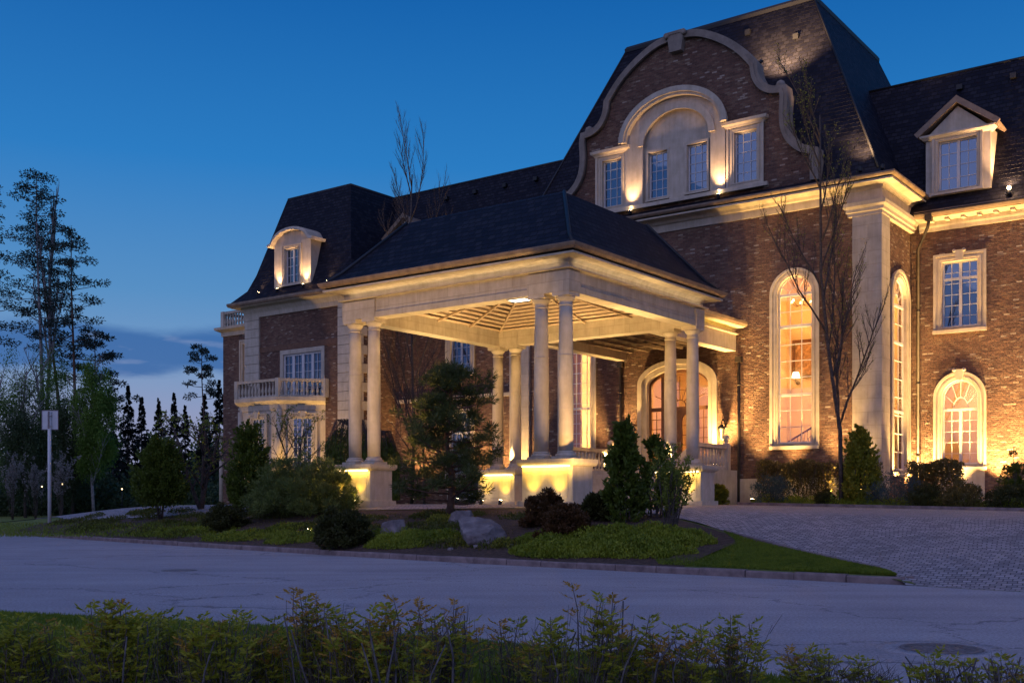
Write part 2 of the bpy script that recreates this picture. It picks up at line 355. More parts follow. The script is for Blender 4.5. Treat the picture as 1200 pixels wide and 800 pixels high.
def asphalt():
    m = mat('asphalt', rough=.82, spec=.3); t = NT(m); tc = t.n('ShaderNodeTexCoord').outputs['Object']
    a = t.noise(tc, .35, 9, .75); b = t.noise(tc, 28, 6, .85)
    c = t.ramp(a, [(.28, (.31, .275, .28)), (.5, (.37, .33, .335)), (.74, (.43, .385, .385))])
    mul = t.n('ShaderNodeMix', data_type='RGBA', blend_type='MULTIPLY'); mul.inputs[0].default_value = 1; t.l(c, mul.inputs[6]); t.l(t.ramp(b, [(.35, (.45, .45, .45)), (.7, (1.5, 1.5, 1.5))]), mul.inputs[7])
    # cracks
    wv = t.n('ShaderNodeTexNoise', ins={'Scale': .9, 'Detail': 6, 'Roughness': .7}); t.l(tc, wv.inputs[0])
    ma = t.n('ShaderNodeVectorMath', operation='MULTIPLY_ADD'); ma.inputs[1].default_value = (2.2, 2.2, 0); t.l(wv.outputs['Color'], ma.inputs[0]); t.l(tc, ma.inputs[2])
    vo = t.n('ShaderNodeTexVoronoi', feature='DISTANCE_TO_EDGE', ins={'Scale': .14}); t.l(ma.outputs[0], vo.inputs['Vector'])
    k = t.n('ShaderNodeMapRange', ins={1: .0, 2: .0038, 3: .25, 4: 1}); t.l(vo.outputs['Distance'], k.inputs[0])
    m2 = t.n('ShaderNodeMix', data_type='RGBA'); t.l(k.outputs[0], m2.inputs[0]); m2.inputs[6].default_value = (.05, .042, .045, 1); t.l(mul.outputs[2], m2.inputs[7])
    vr = t.n('ShaderNodeMapping', ins={'Rotation': (0, 0, .72), 'Scale': (.05, 1.1, 1)}); t.l(tc, vr.inputs[0]); m3 = t.n('ShaderNodeMix', data_type='RGBA', blend_type='MULTIPLY'); m3.inputs[0].default_value = 1; t.l(m2.outputs[2], m3.inputs[6]); t.l(t.ramp(t.noise(vr.outputs[0], 1, 3), [(.35, (.9, .9, .9)), (.65, (1.06, 1.06, 1.06))]), m3.inputs[7]); m2 = m3
    t.l(m2.outputs[2], t.b.inputs['Base Color']); t.l(t.bump(b, .5, .01), t.b.inputs['Normal']); return m
M['asphalt'] = asphalt()
def pavers():
    m = mat('pavers', rough=.75, spec=.3); t = NT(m); tc = t.n('ShaderNodeTexCoord').outputs['Object']
    mp = t.n('ShaderNodeMapping', ins={'Rotation': (0, 0, .5)}); t.l(tc, mp.inputs[0])
    nv = t.n('ShaderNodeTexNoise', ins={'Scale': .5, 'Detail': 2}); t.l(tc, nv.inputs[0]); ma = t.n('ShaderNodeVectorMath', operation='MULTIPLY_ADD'); ma.inputs[1].default_value = (.5, .5, 0); t.l(nv.outputs['Color'], ma.inputs[0]); t.l(mp.outputs[0], ma.inputs[2])
    br = t.n('ShaderNodeTexBrick', ins={'Color1': (0, 0, 0, 1), 'Color2': (1, 1, 1, 1), 'Mortar': (.3, .3, .3, 1), 'Scale': 1, 'Mortar Size': .012, 'Mortar Smooth': .5, 'Brick Width': .16, 'Row Height': .13})
    t.l(ma.outputs[0], br.inputs[0]); a = t.noise(tc, .6, 5)
    c = t.ramp(br.outputs['Color'], [(0, (.23, .205, .205)), (1, (.42, .37, .36))])
    mul = t.n('ShaderNodeMix', data_type='RGBA', blend_type='MULTIPLY'); mul.inputs[0].default_value = 1; t.l(c, mul.inputs[6]); t.l(t.ramp(a, [(.3, (.8, .8, .8)), (.7, (1.1, 1.05, 1.05))]), mul.inputs[7])
    m2 = t.n('ShaderNodeMix', data_type='RGBA'); t.l(br.outputs['Fac'], m2.inputs[0]); t.l(mul.outputs[2], m2.inputs[6]); m2.inputs[7].default_value = (.07, .06, .06, 1)
    t.l(m2.outputs[2], t.b.inputs['Base Color'])
    inv = t.n('ShaderNodeMath', operation='SUBTRACT'); inv.inputs[0].default_value = 1; t.l(br.outputs['Fac'], inv.inputs[1]); ad = t.n('ShaderNodeMath', operation='MULTIPLY_ADD'); t.l(br.outputs['Color'], ad.inputs[0]); ad.inputs[1].default_value = .6; t.l(inv.outputs[0], ad.inputs[2])
    t.l(t.bump(ad.outputs[0], .8, .02), t.b.inputs['Normal']); return m
M['pavers'] = pavers()
M['lawn'] = mottled('lawn', (.09, .115, .018), (.17, .19, .035), 2.5, .9, .8, .03, 40)
M['grass'] = foliage_mat('grass_blade', (.04, .085, .012), (.09, .15, .022), 1.2)
M['thuja'] = foliage_mat('thuja_leaf', (.02, .045, .01), (.055, .1, .02), 3)
M['thuja_light'] = foliage_mat('golden_thuja_leaf', (.06, .09, .015), (.13, .17, .03), 3)
M['mugo'] = foliage_mat('mugo_needle', (.028, .06, .03), (.085, .14, .06), 2.2)
M['pine'] = foliage_mat('pine_needle', (.018, .034, .016), (.05, .08, .034), 2)
M['far_pine'] = foliage_mat('far_pine_needle', (.016, .03, .02), (.04, .055, .035), .5)
M['spruce'] = foliage_mat('spruce_needle', (.008, .014, .012), (.018, .028, .02), .6)
M['blue_spruce'] = foliage_mat('blue_spruce_needle', (.03, .06, .06), (.07, .12, .11), 3)
M['birchleaf'] = foliage_mat('young_birch_leaf', (.035, .09, .025), (.08, .18, .05), .5, .4)
M['red'] = foliage_mat('dark_barberry_leaf', (.022, .016, .01), (.055, .035, .02), 4)
M['brownhedge'] = foliage_mat('hedge_leaf', (.028, .036, .02), (.075, .082, .04), 3)
M['yew'] = foliage_mat('yew_leaf', (.014, .022, .01), (.032, .045, .018), 4)
M['cover'] = foliage_mat('groundcover_leaf', (.045, .09, .012), (.13, .2, .03), 1.2)
M['under'] = foliage_mat('undergrowth_leaf', (.03, .05, .018), (.07, .1, .032), .4)
M['blossom'] = foliage_mat('blossom', (.07, .09, .16), (.15, .19, .34), 3)
M['budleaf'] = foliage_mat('bud_leaf', (.05, .09, .02), (.1, .16, .04), 3, .4)
M['sorb'] = foliage_mat('sorbaria_leaf', (.075, .12, .018), (.24, .3, .06), 3, .4)
M['sorbbrown'] = foliage_mat('sorbaria_tip_leaf', (.12, .095, .035), (.28, .22, .075), 4, .4)
M['stem'] = mottled('stem_bark', (.06, .045, .04), (.15, .12, .1), 20, .9, .4)
M['cutstem'] = mottled('cut_stem_bark', (.05, .045, .045), (.16, .14, .14), 20, .9, .4)
M['car'] = mat('car_paint', (.012, .014, .02), .25, .3); M['car'].node_tree.nodes['Principled BSDF'].inputs['Coat Weight'].default_value = 1
M['tyre'] = mat('tyre', (.015, .015, .015), .9); M['rim'] = mat('rim', (.5, .5, .52), .3, .9)
M['iron'] = mottled('cast_iron', (.12, .1, .1), (.24, .2, .19), 20, .7, .6, .01)

# ------------------------------------------------------------------ lamps
WARM = (1, .6, .2); YEL = (1, .62, .05); PEACH = (1, .6, .3)
def spot(parent, loc, target, power, angle=60, col=WARM, blend=.8, size=.04):
    d = bpy.data.lights.new('spot_beam', 'SPOT'); d.energy = power; d.spot_size = R(angle); d.spot_blend = blend; d.color = col; d.shadow_soft_size = size
    o = bpy.data.objects.new('spot_beam', d); link(o, parent); o.location = loc
    o.rotation_euler = (Vector(target) - Vector(loc)).to_track_quat('-Z', 'Y').to_euler(); return o
def strip_light(parent, loc, length, width, power, rot, col=YEL):
    d = bpy.data.lights.new('strip_glow', 'AREA'); d.shape = 'RECTANGLE'; d.size = length; d.size_y = width; d.energy = power; d.color = col; d.spread = R(150)
    o = bpy.data.objects.new('strip_glow', d); link(o, parent); o.location = loc; o.rotation_euler = rot; return o

# ================================================================== GROUND, ROAD, DRIVE
def grid(name, us, ts, fn, material, kind='structure', label=None, cat=None, smooth=True):
    v = [fn(u, t) for t in ts for u in us]; n = len(us)
    f = [(j * n + i, j * n + i + 1, (j + 1) * n + i + 1, (j + 1) * n + i) for j in range(len(ts) - 1) for i in range(n - 1)]
    b = MB(); b.add(v, f, smooth); o = b.build(name, material); return tag(o, kind=kind)
def hw(u, v, z): return tuple(WP(u, v, z))
b = MB(); b.add([(-1500, -1500, -1.9), (1500, -1500, -1.9), (1500, 1500, -1.9), (-1500, 1500, -1.9)], [(0, 1, 2, 3)]); tag(b.build('ground', M['lawn']), kind='structure')
us = [-260, -200, -150, -120, -100, -80, -70, -60, -50] + [-45 + .8 * i for i in range(100)] + [36, 40, 50, 60, 90, 140, 200]
ts = [-.02] + [.3 * i for i in range(1, 26)] + [8, 9, 10, 11, 12, 14, 16, 18, 20, 24, 28, 34, 40, 50, 70, 100, 150, 250, 500]
grid('lawn', us, ts, lambda u, t: hw(u, kv(u) + t, gz(u, kv(u) + t)), M['lawn'])
NEAR = [(-260, 38), (-60, -8), (-20, -16.6), (-5, -19.6), (9.5, -20.1), (13, -19.2), (16, -18.7), (19, -19.0), (30, -21), (60, -26), (200, -52)]
def nv_(u):
    for a, c in zip(NEAR, NEAR[1:]):
        if u <= c[0]: return a[1] + (c[1] - a[1]) * (u - a[0]) / (c[0] - a[0])
    return NEAR[-1][1]
grid('road', us, [0, .25, .5, .75, 1], lambda u, t: hw(u, (nv_(u) - .3) * (1 - t) + (kv(u) - .1) * t, ROADZ), M['asphalt'])
grid('verge', us, [0, .6, 1.5, 3, 6, 12, 40], lambda u, t: hw(u, nv_(u) - t, ROADZ + .02 + min(.06, t * .1)), M['lawn'])
b = MB(); kp = [(u, kv(u)) for u in [-120, -60, -40, -30] + [-23.6 + i * 1.0 for i in range(40)] + [16.6]]
kp = kp + [(17.0, -7.95), (16.8, -7.6), (16.2, -7.3)]
def kpt(P, L0):
    for p, q in zip(P, P[1:]):
        d = math.dist(p, q)
        if L0 <= d: return (p[0] + (q[0] - p[0]) * L0 / d, p[1] + (q[1] - p[1]) * L0 / d)
        L0 -= d
    return P[-1]
tot = sum(math.dist(p, q) for p, q in zip(kp, kp[1:])); L0 = max(0, tot - 120)
b.sweep([kpt(kp, L0 * i / 8) for i in range(9)], [(0.0, -1.4), (.14, -1.4), (.14, -1.14), (.12, -1.12), (.0, -1.12)], fn=lambda x, y, z: hw(x, y, z))
while L0 < tot - .3:
    e_ = random.gauss(0, .006); L1 = min(tot, L0 + .99); b.sweep([kpt(kp, L0 + .012), kpt(kp, (L0 + L1) / 2), kpt(kp, L1 - .004)], [(-.02, -1.4), (.14 + e_, -1.4), (.14 + e_, -1.15), (.12 + e_, -1.115 + e_), (.0, -1.115 + e_)], fn=lambda x, y, z: hw(x, y, z)); L0 = L1
tag(b.build('kerb', M['concrete']), kind='structure')
ISL = [(-40, -1.2), (5, -1.25), (6.3, -1.5), (9, -2.6), (12, -4.5), (14.3, -6.1), (16.4, -7.6), (17.0, -8.35)]
def isl(u):
    if u >= 17: return kv(u) - .12
    if u < -18: k = sst(-18, -26, u); return -1.2 * (1 - k) + (kv(u) + 3.2) * k
    for a, c in zip(ISL, ISL[1:]):
        if u <= c[0]: return a[1] + (c[1] - a[1]) * (u - a[0]) / (c[0] - a[0])
def back(u):
    b0 = 11.9 if u > 4.2 else (9.4 if u > -5 else (11.9 if u > -8 else 2.4 + 9.5 * sst(-14, -7.5, u)))
    k = sst(-18, -26, u); return b0 * (1 - k) + (kv(u) + 5.6) * k
du = [-110 + 2 * i for i in range(40)] + [-30 + .4 * i for i in range(118)] + [17.01, 17.4] + [17.8 + .5 * i for i in range(90)]
def drv(u, t):
    v = isl(u) * (1 - t) + back(u) * t; z = gz(u, v) + .03 if v - kv(u) > -.02 else ROADZ + .006
    return hw(u, v, z)
grid('driveway', du, [0, .012, .03, .05] + [.08 + .92 * i / 40 for i in range(41)], drv, M['pavers'])
# soil of the planting bed between kerb and drive
grid('flower_bed', [-22 + .5 * i for i in range(70)], [i / 24 for i in range(25)], lambda u, t: hw(u, (kv(u) + .02) * (1 - t) + (isl(u) - .1) * t, gz(u, (kv(u) + .02) * (1 - t) + (isl(u) - .1) * t) + .014 + .05 * math.sin(math.pi * t)), M['mulch'])
grid('flower_bed', [4.2 + .5 * i for i in range(60)], [i / 8 for i in range(9)], lambda u, t: hw(u, 12.3 * (1 - t) + (15.1 if u < 9 else 19.2) * t, gz(u, 12.3 * (1 - t) + (15.1 if u < 9 else 19.2) * t) + .02), M['mulch'])
# edging stones of the drive
b = MB(); b.sweep([(u, isl(u)) for u in [-28, 5, 6.3, 9, 12, 14.3, 16.2]], [(-.09, -.1), (.0, -.1), (.0, .05), (-.09, .05)], fn=lambda x, y, z: hw(x, y, z + gz(x, y)))
b.sweep([(u, 12.05) for u in [4.4 + 2 * i for i in range(24)]], [(-.12, -.1), (.12, -.1), (.12, .14), (-.12, .14)], fn=lambda x, y, z: hw(x, y, z + gz(x, y)))
tag(b.build('kerb', M['concrete']), kind='structure')
# ================================================================== MANSION
HOUSE = empty('mansion', HO, TH, label='huge floodlit brick mansion with limestone trim and steep dark slate roofs', cat='house')
def HP(mb, name, m, **k): return mb.build(name, M[m], HOUSE, **k)
def side(u): return Matrix.Translation((u, 0, 0)) @ Matrix.Rotation(R(90), 4, 'Z')

def window(u, v, z, ow, oh, sw=.28, arched=False, nx=4, nz=5, mull=(), trans=(), lit=False, rz=0, key=False, sill=.22, wood=False, rise=None, parent=None, depth=.17, surround=True, hood=False, mat_s='plain_stone'):
    """window standing on its outer sill: stone surround > frame, pane, keystone"""
    p = parent or HOUSE; hw_ = ow / 2; iw = ow - 2 * sw; r = hw_ if rise is None else rise
    def outline(e, zz0, top_e):
        a = hw_ - e
        if arched: return arch(-a, a, zz0, oh - r, r - top_e, 20)
        return rect(-a, a, zz0, oh - top_e)
    b = MB(); inner = outline(sw, sill, sw)
    b.plate(outline(0, 0, 0), [inner], -.08, depth)
    b.plate(outline(-.03 if not hood else -.05, -.03, -.03), [outline(.07, -.001 + sill * .5, .07)], -.13, -.079)
    b.plate(outline(sw * .55, sill * .8, sw * .55), [outline(sw * .75, sill, sw * .75)], -.105, -.078)
    b.box(-hw_ - .05, hw_ + .05, -.17, -.0805, -.03, sill * .5)
    s = b.build('window', M[mat_s], p, (u, v, z), rz)
    fr = MB(); fw = .065; fd0, fd1 = depth - .10, depth - .03
    fr.plate(outline(sw - .01, sill - .01, sw - .01), [outline(sw + fw, sill + fw, sw + fw)], fd0, fd1)
    z0, z1 = sill, oh - sw; a = iw / 2
    def halfw(zz):
        if not arched: return a
        zs = oh - r
        if zz <= zs: return a
        q = (zz - zs) / max(1e-3, r - sw); return a * math.sqrt(max(0, 1 - q * q))
    zs = oh - r if arched else z1
    for t in trans: fr.box(-halfw(t) , halfw(t), fd0 - .01, fd1 - .005, t - .05, t + .05)
    gtop = trans[-1] if (arched and trans) else z1
    for x in mull: fr.box(x - .06, x + .06, fd0 - .005, fd1 - .008, z0, min(gtop, z1))
    for i in range(1, nx):
        x = -a + iw * i / nx
        if any(abs(x - q) < .05 for q in mull): continue
        top = gtop
        fr.box(x - .014, x + .014, fd0 + .02, fd1 - .012, z0, top)
    H = gtop - z0
    for i in range(1, nz):
        zz = z0 + H * i / nz
        if any(abs(zz - q) < .07 for q in trans): continue
        fr.box(-a, a, fd0 + .022, fd1 - .014, zz - .014, zz + .014)
    if arched and trans:
        rr = a; c0 = trans[-1]; top = oh - sw - c0
        for k in range(1, 6):
            an = math.pi * k / 6; L_ = 1
            x1, zz1 = rr * math.cos(an) * .97, top * math.sin(an) * .97
            x0, zz0 = x1 * .42, zz1 * .42
            d = Vector((x1 - x0, 0, zz1 - zz0)).normalized(); nrm = Vector((-d.z, 0, d.x)) * .013
            q = [Vector((x0, 0, zz0 + c0)) + nrm, Vector((x0, 0, zz0 + c0)) - nrm, Vector((x1, 0, zz1 + c0)) - nrm, Vector((x1, 0, zz1 + c0)) + nrm]
            fr.plate([(w.x, w.z) for w in q], (), fd0 + .02, fd1 - .013)
        o_ = [(rr * .44 * math.cos(math.pi * i / 12), c0 + top * .44 * math.sin(math.pi * i / 12)) for i in range(13)]
        i_ = [(x * .9, c0 + (zz - c0) * .9) for x, zz in o_]
        fr.plate(o_ + i_[::-1], (), fd0 + .021, fd1 - .012)
    fr.build('frame', M['wood' if wood else 'frame'], s)
    g = MB(); g.plate(outline(sw - .005, sill - .005, sw - .005), (), fd1 - .025, fd1 - .015); g.build('pane', M['glass' if lit else 'dark_glass'], s)
    if key:
        kb = MB(); kb.plate([(-.13, oh - sw - .02), (.13, oh - sw - .02), (.2, oh + .12), (-.2, oh + .12)], (), -.2, -.131)
        kb.lathe([(.0, -.05), (.07, -.05), (.07, .05), (0, .05)], 10, m=Matrix.Translation((-.19, -.17, oh + .1)) @ Matrix.Rotation(R(90), 4, 'X')); kb.lathe([(.0, -.05), (.07, -.05), (.07, .05), (0, .05)], 10, m=Matrix.Translation((.19, -.17, oh + .1)) @ Matrix.Rotation(R(90), 4, 'X'))
        kb.build('keystone', M['plain_stone'], s)
    return s
def hole(u, z, ow, oh, sw=.28, arched=False, rise=None):
    e = sw * .55; r = (ow / 2 if rise is None else rise)
    if arched: return arch(u - ow / 2 + e, u + ow / 2 - e, z + .1, z + oh - r, r - e, 16)
    return rect(u - ow / 2 + e, u + ow / 2 - e, z + .1, z + oh - e)

MV, WV, MU = 15.2, 19.3, 8.83
# central block, front wall and its two returns
b = MB(); DO = arch(-1.5, 1.7, 1.0, 5.25, .72, 16)
b.plate(rect(-MU, MU, -1.5, 12.3), [hole(5.42, 2.3, 2.0, 7.3, .27, True), hole(-5.12, 2.15, 2.0, 7.3, .27, True), DO], MV, MV + .35)
HP(b, 'wall', 'brick')
b = MB(); b.plate(rect(MV + .35, 27, -1.5, 12.3), [hole(17.62, 1.2, 2.3, 8.3, .27, True)], 0, .35, m=side(MU)); HP(b, 'wall', 'brick')
b = MB(); b.box(-MU, -MU + .35, MV + .35, 27, -1.5, 12.3); HP(b, 'wall', 'brick')
for s in (-1, 1):
    b = MB(); u0, u1 = (7.83, 8.98) if s > 0 else (-8.98, -7.83)
    b.box(u0, u1, 15.05, 15.19, -.5, 11.3); 
    if s > 0: b.box(8.84, 8.98, 15.191, 16.05, -.5, 11.3)
    else: b.box(-8.98, -8.84, 15.191, 16.05, -.5, 11.3)
    HP(b, 'pilaster', 'stone')
    b = MB(); b.sweep([(-8.83, 16.1), (-8.83, 15.2), (-7.83, 15.2), (-7.83, 15.3)] if s < 0 else [(7.83, 15.3), (7.83, 15.2), (8.83, 15.2), (8.83, 19.2)], [(0, 11.3), (.18, 11.3), (.18, 11.42), (.24, 11.45), (.26, 11.56), (.34, 11.66), (.36, 11.8), (.2, 11.82), (.17, 12.3), (0, 12.3)])
    HP(b, 'pilaster_capital', 'plain_stone')
# cornice and gutter of the central block
cp = [(-8.83, 24), (-8.83, 15.2), (8.83, 15.2), (8.83, 24)]
b = MB(); b.sweep(cp, [(.001, 11.95), (.07, 11.95), (.09, 12.1), (.1, 12.25), (.2, 12.28), (.26, 12.38), (.40, 12.42), (.72, 12.43), (.72, 12.5), (.0, 12.5)]); HP(b, 'cornice', 'plain_stone')
b = MB(); b.sweep(cp, [(0, 12.502), (.58, 12.502), (.58, 12.575), (0, 12.575)]); HP(b, 'shadow_gap_band', 'dark_metal')  # dark band standing in for the shadow gap between cornice and gutter
b = MB(); b.sweep(cp, [(.64, 12.6), (.66, 12.56), (.76, 12.55), (.80, 12.58), (.84, 12.64), (.84, 12.70), (.79, 12.70), (.74, 12.64), (.64, 12.63)]); HP(b, 'gutter', 'copper')
# main hip roof
b = MB(); b.rings([(-9.45, 9.45, 14.55, 29, 12.58), (-9.3, 9.3, 14.6, 29, 12.7), (-8.65, 8.65, 15.62, 28.8, 13.22), (-8.05, 8.05, 16.2, 28.5, 14.6), (-4.75, 4.75, 19, 27.5, 22.2), (-4.6, 4.6, 19.15, 27.3, 22.32)]); HP(b, 'roof', 'slate')
b = MB(); b.sweep([(-4.75, 27.5), (-4.75, 19), (4.75, 19), (4.75, 27.5)], [(-.1, 22.1), (.06, 22.1), (.08, 22.25), (.0, 22.38), (-.1, 22.4)]); 
HP(b, 'ridge_flashing', 'dark_metal')
for s in (-1, 1): b = MB(); b.tube([(s * 8.65, 15.62, 13.25), (s * 8.05, 16.2, 14.63), (s * 4.75, 19, 22.2)], .05, 6); HP(b, 'hip_flashing', 'dark_metal')
# snow hooks / vents on the roof
for u, z in [(-1.5, 21.3), (1.8, 21.3), (4.2, 20.4)]:
    vv = 16.2 + (z - 14.6) / 7.6 * 2.8; b = MB(); b.box(u - .12, u + .12, vv - .12, vv + .2, z - .12, z + .12); HP(b, 'roof_vent', 'dark_metal')

# curved gable
def spline(P, n=6):
    Q = [P[0]] + P + [P[-1]]; o = []
    for i in range(1, len(Q) - 2):
        for k in range(n):
            t = k / n; p0, p1, p2, p3 = Q[i - 1:i + 3]
            o.append(tuple(.5 * (2 * p1[j] + (p2[j] - p0[j]) * t + (2 * p0[j] - 5 * p1[j] + 4 * p2[j] - p3[j]) * t * t + (3 * p1[j] - p0[j] - 3 * p2[j] + p3[j]) * t ** 3) for j in (0, 1)))
    return o + [P[-1]]
half = spline([(0, 20.38), (1.0, 20.24), (2.0, 19.75), (2.85, 19.1), (3.5, 18.35)], 4)[:-1] + spline([(3.5, 18.35), (3.6, 17.8), (3.9, 17.32), (4.35, 17.05), (4.8, 16.98)], 4) + spline([(4.84, 16.75), (4.8, 16.1), (4.86, 15.45), (5.1, 14.9), (5.55, 14.45), (6.1, 14.22)], 4) + [(6.12, 13.1)]
def arch_band(c, a0, a1, zs, r0, r1, n=28):
    """half ring between two arcs"""
    o = [(c + a1 * math.cos(math.pi * i / n), zs + r1 * math.sin(math.pi * i / n)) for i in range(n + 1)]
    return o + [(c + a0 * math.cos(math.pi * i / n), zs + r0 * math.sin(math.pi * i / n)) for i in range(n, -1, -1)]
full = [(-u, z) for u, z in half[::-1]][:-1] + half     # left foot -> top -> right foot
GV = 15.4
inset = lambda P, e: [(u * (1 - e / 6.0), z - e) for u, z in P]
b = MB(); win = [(-3.37, 13.42, 1.62, 2.55), (3.18, 13.42, 1.62, 2.55)]
cen = arch(-2.45, 2.2, 13.3, 16.3, 1.6, 24)
b.plate([(u * .985, z - .06 if z > 13.2 else z) for u, z in full][::-1], [hole(-3.37, 13.3, 1.62, 2.75, .24), hole(3.18, 13.3, 1.62, 2.75, .24), arch(-2.4, 2.15, 13.35, 16.3, 1.55, 24)], GV, GV + .4); gab = HP(b, 'gable', 'brick')
b = MB(); b.sweep(full, [(.0, -.16), (.0, .5), (-.25, .5), (-.25, -.16)] , fn=lambda x, y, h: (x, GV + h, y))
b2 = MB(); b2.sweep(full, [(.07, -.22), (.07, -.1), (-.1, -.1), (-.1, -.22)], fn=lambda x, y, h: (x, GV + h, y)); b.add(b2.v, b2.f)
b.build('coping', M['coping_stone'], gab)
b = MB(); b.plate([(-.28, 19.75), (.28, 19.75), (.42, 20.55), (-.42, 20.55)], (), GV - .3, GV + .5); b.box(-.44, .44, GV - .33, GV + .55, 20.5, 20.62)
for s in (-1, 1): b.lathe([(0, -.08), (.12, -.08), (.12, .08), (0, .08)], 12, m=Matrix.Translation((s * .42, GV - .3, 20.48)) @ Matrix.Rotation(R(90), 4, 'X'))
b.build('keystone', M['coping_stone'], gab)
for s in (-1, 1):
    b = MB(); b.lathe([(.12, -.12), (.16, -.1), (.08, -.02), (.13, .04), (.19, .14), (.2, .22), (.15, .34), (.05, .4)], 16, s * 4.68, GV + .1, 17.12); b.build('ball_finial', M['coping_stone'], gab)
    b = MB(); b.plate([(s * 6.0, 13.4), (s * 6.3, 13.4), (s * 6.3, 14.1), (s * 6.0, 14.1)], (), GV - .1, GV + .5); b.build('scroll_foot', M['coping_stone'], gab)
b = MB(); b.plate([(u * .955, z - .3 if z > 13.2 else z) for u, z in full][::-1], (), GV + .41, 19.2); b.build('roof', M['slate'], gab)
# stone centrepiece of the gable with its arched hood
b = MB(); W2 = [(-1.05, 13.55, .98, 2.15), (.93, 13.55, .98, 2.15)]
b.plate(arch(-2.55, 2.3, 13.3, 16.3, 1.7, 28), [arch(-1.7, 1.62, 13.4, 15.95, 1.38, 24)], GV - .16, GV + .2)
b.plate(arch_band(-.125, 2.3, 2.56, 16.2, 1.6, 1.88), (), GV - .42, GV - .161)
b.plate(arch_band(-.125, 2.4, 2.64, 16.2, 1.72, 1.96), (), GV - .5, GV - .421)
b.plate(arch_band(-.04, 1.6, 1.9, 15.95, 1.3, 1.6), (), GV - .24, GV - .161)
b.build('stone_centrepiece', M['plain_stone'], gab)
b = MB(); b.plate(arch(-1.72, 1.64, 13.35, 15.95, 1.4, 24), [rect(-1.5, -.5, 13.62, 15.62), rect(.42, 1.42, 13.62, 15.62)], GV + .02, GV + .3)
b.box(-.42, .34, GV - .06, GV + .019, 13.4, 15.62); b.build('arched_panel', M['plain_stone'], gab)
b = MB(); b.box(-4.35, 4.25, GV - .3, GV - .1605, 13.2, 13.36); b.build('sill_course', M['plain_stone'], gab)
for u, w in ((-1.0, 1.1), (.92, 1.1)): window(u, GV + .06, 13.5, w, 2.2, .08, False, 3, 5, parent=gab, sill=.1, depth=.14)
for u in (-3.37, 3.18):
    s = window(u, GV, 13.3, 1.62, 2.72, .3, False, 3, 5, parent=gab, sill=.28, depth=.2)
    h = MB(); h.sweep([(-.81, .1), (-.81, -.08), (.81, -.08), (.81, .1)], [(0, 2.6), (.06, 2.6), (.1, 2.68), (.2, 2.74), (.22, 2.86), (0, 2.9)]); h.build('window_hood', M['plain_stone'], s)

# front and side windows of the central block, entrance door
window(5.42, MV, 2.3, 2.0, 7.3, .27, True, 3, 9, trans=(2.2, 5.0, 6.27), lit=True, hood=True)
window(-5.12, MV, 2.15, 2.0, 7.3, .27, True, 5, 13, trans=(2.3, 5.0, 6.27), lit=True, hood=True)
window(MU, 17.62, 1.2, 2.3, 8.3, .3, True, 3, 9, trans=(2.6, 5.4, 6.9), lit=True, rz=R(90), hood=True)
b = MB(); b.plate(arch(-1.75, 1.95, 1.4, 5.3, .95, 20), [arch(-1.4, 1.6, 1.4, 5.2, .7, 20)], MV - .14, MV + .3); b.plate(arch(-1.83, 2.03, 1.4, 5.3, 1.03, 20), [arch(-1.62, 1.82, 1.3, 5.28, .84, 20)], MV - .22, MV - .141)
dr = HP(b, 'doorway', 'plain_stone')
b = MB(); b.plate(arch(-1.42, 1.62, 1.4, 5.2, .72, 20), [arch(-1.3, 1.5, 1.5, 5.16, .62, 20)], MV + .1, MV + .2)
for x in (-.72, .92): b.box(x - .07, x + .07, MV + .095, MV + .205, 1.4, 5.7)
b.box(-1.4, 1.6, MV + .09, MV + .21, 4.12, 4.28); b.build('door_frame', M['wood'], dr)
b = MB()
for k in range(1, 8):
    a = math.pi * k / 8; b.tube([(.1 + .3 * math.cos(a), MV + .15, 4.28 + .3 * math.sin(a)), (.1 + 1.3 * math.cos(a), MV + .15, 4.28 + 1.35 * math.sin(a))], .018, 4)
b.tube([(.1 + .75 * math.cos(math.pi * k / 14), MV + .15, 4.28 + .75 * math.sin(math.pi * k / 14)) for k in range(15)], .018, 4); b.tube([(.1 + .3 * math.cos(math.pi * k / 14), MV + .15, 4.28 + .3 * math.sin(math.pi * k / 14)) for k in range(15)], .02, 4)
b.build('fanlight', M['wood'], dr)
for x0, x1 in ((-.65, .1), (.1, .85)):
    b = MB(); b.plate(rect(x0 + .005, x1 - .005, 1.5, 4.12), [arch(x0 + .12, x1 - .12, 2.2, 3.7, .25, 8)], MV + .11, MV + .17); b.plate(rect(x0 + .12, x1 - .12, 1.62, 2.08), (), MV + .095, MV + .109)
    for k in range(1, 4): b.box(x0 + .12, x1 - .12, MV + .13, MV + .15, 2.2 + .42 * k - .012, 2.2 + .42 * k + .012)
    d_ = b.build('door', M['wood'], dr); hb = MB(); xh = x1 - .07 if x0 < 0 else x0 + .07; hb.tube([(xh, MV + .06, 2.4), (xh, MV + .06, 2.75)], .018, 6); hb.build('handle', M['copper'], dr)
for x0, x1 in ((-1.3, -.79), (.99, 1.5)):
    b = MB(); b.box((x0 + x1) / 2 - .012, (x0 + x1) / 2 + .012, MV + .135, MV + .155, 1.6, 4.1)
    for k in range(1, 6): b.box(x0, x1, MV + .14, MV + .16, 1.6 + .43 * k, 1.625 + .43 * k)
    b.build('sidelight', M['wood'], dr)
b = MB(); b.plate(arch(-1.38, 1.58, 1.45, 5.18, .68, 16), (), MV + .175, MV + .185); b.build('pane', M['glass'], dr)

